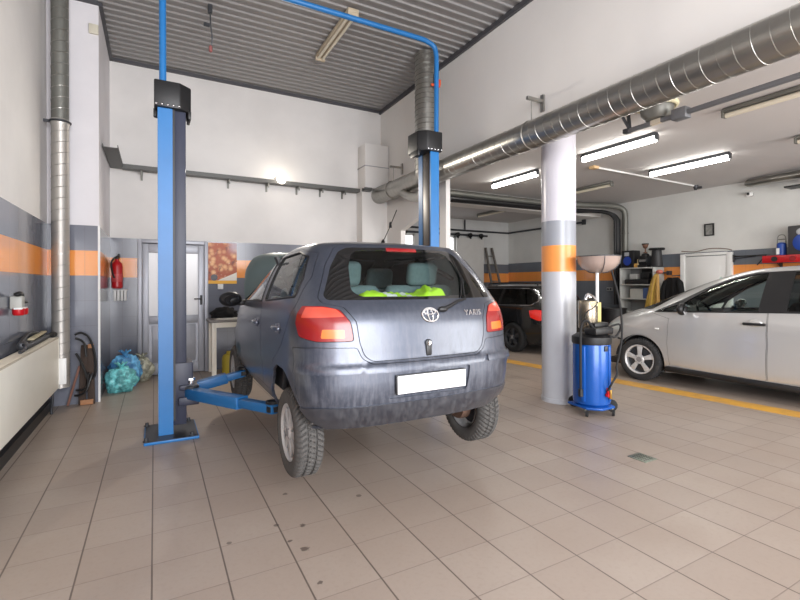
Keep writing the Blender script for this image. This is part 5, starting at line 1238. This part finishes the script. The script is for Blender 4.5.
for sd, nm in ((1, 'r'), (-1, 'l')):
    d = s2.mesh('front_door', ['fdoor'], PS, car2, nm); e = s2.mesh('rear_door', ['rdoor'], PS, car2, nm)
    s2.mesh('window_surround', ['blackp'], BLACK, car2, nm, -.001, .02)
    s2.mesh('door_window', ['fglass'], G_CAR, d, nm, .004, 0); s2.mesh('quarter_window', ['qglass'], G_CAR, d, nm, .004, 0); s2.mesh('door_window', ['sglass'], G_DARK, e, nm, .004, 0)
    s2.mesh('headlamp', ['head'], M('clear_headlamp', (200, 206, 204), .08, Coat_Weight=1.0), car2, nm); s2.mesh('tail_lamp', ['rlamp'], LAMPR, car2, nm)
    b = new(); bx(b, (sd * .905, 1.14, .945), (.035, .24, .035), None, .014); ob('door_handle', b, BLACK, d)
    b = new(); sph(b, (sd * .893, 1.13, .958), (.02, .075, .045), None, 16, 10); ob('handle_cup', b, PS, d)
    b = new(); bx(b, (sd * .905, .2, .97), (.035, .2, .035), None, .014); ob('door_handle', b, BLACK, e)
    b = new(); sph(b, (sd * .98, 1.93, 1.10), (.1, .06, .085)); bx(b, (sd * .87, 1.95, 1.07), (.1, .07, .05), None, .015); m_ = ob('side_mirror', b, BLACK, car2, 60)
    b = new(); lathe(b, [(0, 0), (.075, 0), (0, .008)], Matrix.Translation((sd * .98, 1.882, 1.10)) @ R(90, 'X'), 20); ob('mirror_glass', b, CHROME, m_)
    b = new(); bx(b, (sd * .84, 1.29, .215), (.07, 1.85, .075), R(1.0, 'X'), .02); ob('sill_trim', b, BLACK, car2)
    b = new(); bx(b, (sd * .905, 2.30, .80), (.012, .06, .02), None, .005); ob('side_indicator', b, WHITEP, car2)
    for wy in (0, 2.578): arch_liner(car2, .85, wy, .315, .37, .3, sd)
b = new(); bx(b, (0, 1.3, .24), (1.5, 3.6, .1), None, .02); ob('underbody', b, BLACK, car2)
wh = make_wheel(.315, .2, .215, 5, car2, M('clean_tyre_rubber', (42, 42, 43), .8, var=.3, scale=12), SILVER, .024, .042, .07)
put_wheels(wh, [(-.775, 2.578, .315, -1), (.775, 2.578, .315, 1), (-.775, 0, .315, -1), (.775, 0, .315, 1)])
for x in (-.38, .38): seat(car2, x, 1.05, .5, mat=TRIMG)
seat(car2, 0, .2, .5, 1.2, mat=TRIMG)
b = new(); bx(b, (0, 2.25, .98), (1.45, .45, .16), None, .06); ob('dashboard', b, TRIMG, car2)
b = new(); tube(b, [V((-.38 + .19 * math.cos(q), 1.88 + .07 * math.sin(q), 1.02 + .17 * math.sin(q))) for q in [2 * PI * k / 28 for k in range(28)]], .015, 8, True); bx(b, (-.38, 1.9, 1.02), (.3, .04, .07), R(20, 'X'), .01); ob('steering_wheel', b, BLACK, car2)
b = new(); bx(b, (0, 1.4, .42), (1.4, 2.6, .04)); ob('cabin_floor', b, TRIMG, car2)
b = new(); bx(b, (0, 1.75, 1.50), (.2, .03, .06), None, .01); ob('rear_view_mirror', b, BLACK, car2)
b = new(); bx(b, (-.24, 1.72, 1.50), (.14, .01, .06), R(8, 'Y')); ob('windscreen_sticker', b, M('pale_green_sticker', (206, 234, 222), .5), car2)
b = new(); sph(b, (.93, 1.88, 1.14), (.01, .07, .065)); ob('far_mirror_glass', b, CHROME, car2)

# ================================================================== black estate car in the deep end
car3 = place_car('black_estate_car', 'black estate car parked beyond the striped column', (7.53, 7.34, 0), 3)
PB = carpaint('black_car_paint', (10, 10, 12), .1, .22, .08, (60, 58, 56), .2, .6)
rows3 = [(.18, .78, -.70, 3.0, 4, 3.2), (.28, .84, -.85, 3.25, 4, 3.2), (.45, .865, -.92, 3.38, 4.3, 3.4), (.62, .87, -.93, 3.40, 4.4, 3.4), (.76, .87, -.91, 3.3, 4.3, 3.4), (.86, .866, -.89, 3.05, 4.2, 3.4), (.95, .855, -.86, 2.55, 4.1, 3.6),
         (1.0, .84, -.83, 2.3, 4, 3.6), (1.12, .79, -.76, 2.0, 3.8, 3.6), (1.25, .725, -.67, 1.65, 3.7, 3.6), (1.36, .66, -.59, 1.3, 3.6, 3.6), (1.40, .61, -.55, 1.1, 3.6, 3.6)]
s3 = Shell(rows3, .9, .05, None, .065); p3 = Panels(s3)
W1 = [('s', .45, .985), ('s', .43, 1.345), ('s', 1.2, 1.33), ('s', 1.9, 1.02), ('s', 1.85, .97)]
W2 = [('s', .38, .99), ('s', .36, 1.345), ('s', -.25, 1.335), ('s', -.48, 1.22), ('s', -.52, 1.1), ('s', -.42, 1.02)]
p3.add('fglass', W1, .03); p3.add('sglass', W2, .05)
p3.add('hole', circ(0, .31, .35, .185), 0); p3.add('hole', circ(2.6, .31, .35, .185), 0)
p3.add('rlamp', [('r', .48, .72), ('r', .48, .88), ('r', .75, .92), ('s', -.42, .90), ('s', -.46, .76), ('r', .76, .70)], .03)
p3.add('rwin', [('r', 0, 1.0), ('r', .64, 1.0), ('r', .54, 1.3), ('r', 0, 1.34)], .06)
p3.add('wind', [('f', 0, 1.0), ('f', .62, 1.02), ('f', .5, 1.34), ('f', 0, 1.37)], .05)
p3.panel('tailgate', [('r', 0, .55), ('r', .47, .56), ('r', .475, .9), ('r', .69, .96), ('r', .6, 1.33), ('r', 0, 1.385)], .005, .04)
p3.panel('rdoor', [('s', .42, .30), ('s', .41, 1.37), ('s', -.2, 1.37), ('s', -.3, 1.0), ('s', .0, .78), ('s', .3, .6), ('s', .38, .4), ('s', .39, .3)], .005, .03)
s3.cut(p3.L)
s3.mesh('body', ['body'], PB, car3); s3.mesh('panel_seam', ['gap'], GAPM, car3, push=.006, flange=0); tg3 = s3.mesh('tailgate', ['tailgate'], PB, car3)
s3.mesh('rear_window', ['rwin'], G_DARK, tg3, flange=0); s3.mesh('windscreen', ['wind'], G_DARK, car3, flange=0)
for sd, nm in ((1, 'r'), (-1, 'l')):
    s3.mesh('rear_door', ['rdoor'], PB, car3, nm); s3.mesh('side_window', ['fglass'], G_DARK, car3, nm, .003, 0); s3.mesh('quarter_window', ['sglass'], G_DARK, car3, nm, .003, 0)
    s3.line([('s', -.42, 1.005), ('s', 1.9, .955), ('s', 1.95, 1.02), ('s', 1.22, 1.345), ('s', -.26, 1.355), ('s', -.51, 1.23), ('s', -.55, 1.09)], .009, 'window_chrome', CHROME, car3, sd)
    b = new(); tube(b, smooth_path([(sd * .56, -.45, 1.41), (sd * .575, -.38, 1.46), (sd * .585, .2, 1.475), (sd * .58, .9, 1.46), (sd * .56, 1.05, 1.42)], 6), .014, 8); ob('roof_rail', b, BLACK, car3)
    l = s3.mesh('tail_lamp', ['rlamp'], M('bright_red_lens', (230, 36, 28), .1, var=.2, scale=14, Coat_Weight=1.0), car3, nm, -.004, .02)
    for wy in (0, 2.6): arch_liner(car3, .83, wy, .31, .36, .3, sd)
b = new(); bx(b, (0, 1.2, .25), (1.4, 3.8, .1), None, .02); ob('underbody', b, BLACK, car3)
b = new(); bx(b, (0, .8, .65), (1.4, 2.6, .5), None, .05); ob('cabin_lining', b, BLACK, car3)
for x in (-.36, .36): seat(car3, x, 1.0, .5, mat=TRIMG)
b = new(); bx(b, (0, -.86, .70), (.06, .12, .5), None, .03); 
bm_ = b; ob('boot_latch', bm_, PB, car3)
wh = make_wheel(.315, .19, .2, 5, car3, RUBBER, TRIMG, .03, .045, .06)
put_wheels(wh, [(-.765, 0, .315, -1), (.765, 0, .315, 1), (-.765, 2.6, .315, -1), (.765, 2.6, .315, 1)])

# ------------------------------------------------------------------ light
def area(name, locv, rot, sx, sy, power, col=(1, 1, 1)):
    l = bpy.data.lights.new(name, 'AREA'); l.shape = 'RECTANGLE'; l.size = sx; l.size_y = sy; l.energy = power; l.color = col
    o = bpy.data.objects.new(name, l); COL.objects.link(o); o.location = locv; o.rotation_euler = [math.radians(a) for a in rot]; return o
area('assumed_daylight_door_high_bay', (1.4, YF - .1, 2.3), (90, 0, 0), 4.2, 4.2, 660, (.97, .97, 1))  # area light standing in for daylight at the assumed, unseen open door
area('assumed_daylight_door_low_bay', (7.5, YF - .1, 1.6), (90, 0, 0), 4.8, 2.9, 380, (1, .99, .97))  # likewise for the assumed door of the low bay
for o_ in [o for o in bpy.data.objects if o.type == 'LIGHT']: o_.rotation_euler = (math.radians(90), 0, math.radians(0))
def point(name, locv, p, r, col=(1, 1, 1)):
    l = bpy.data.lights.new(name, 'POINT'); l.energy = p; l.shadow_soft_size = r; l.color = col
    o = bpy.data.objects.new(name, l); COL.objects.link(o); o.location = locv
sl = bpy.data.lights.new('added_bulb_spot', 'SPOT'); sl.energy = 170; sl.spot_size = math.radians(125); sl.spot_blend = .5; sl.shadow_soft_size = .06; sl.color = (1, .92, .8)  # added spot in front of the bare bulb for floor shadows, not a fixture
so = bpy.data.objects.new('added_bulb_spot', sl); COL.objects.link(so); so.location = (1.97, 7.9, 3.34); so.rotation_euler = (V((.9, 2.4, 0)) - V((1.97, 7.9, 3.34))).to_track_quat('-Z', 'Y').to_euler()
point('bulb_light', (1.97, 7.75, 3.36), 3, .06, (1, .9, .76))
for x, y_ in ((6.17, 6.7), (6.13, 4.4), (8.09, 4.46)):
    area('tube_light', (x, y_, zt - .1), (0, 0, 0), .08, 1.2, 24, (1, .98, .92)).rotation_euler = (0, 0, 0)
w = bpy.data.worlds.new('overcast_sky'); sc.world = w; w.use_nodes = True
w.node_tree.nodes['Background'].inputs[0].default_value = (.9, .95, 1, 1); w.node_tree.nodes['Background'].inputs[1].default_value = 1.0
sc.view_settings.view_transform = 'Standard'; sc.view_settings.look = 'None'; sc.view_settings.gamma = 1; sc.view_settings.use_curve_mapping = False
sc.view_settings.exposure = .13
sc.cycles.max_bounces = 10; sc.cycles.diffuse_bounces = 5; sc.cycles.transparent_max_bounces = 24; sc.cycles.caustics_reflective = False; sc.cycles.caustics_refractive = False
sc.cycles.sample_clamp_indirect = 6
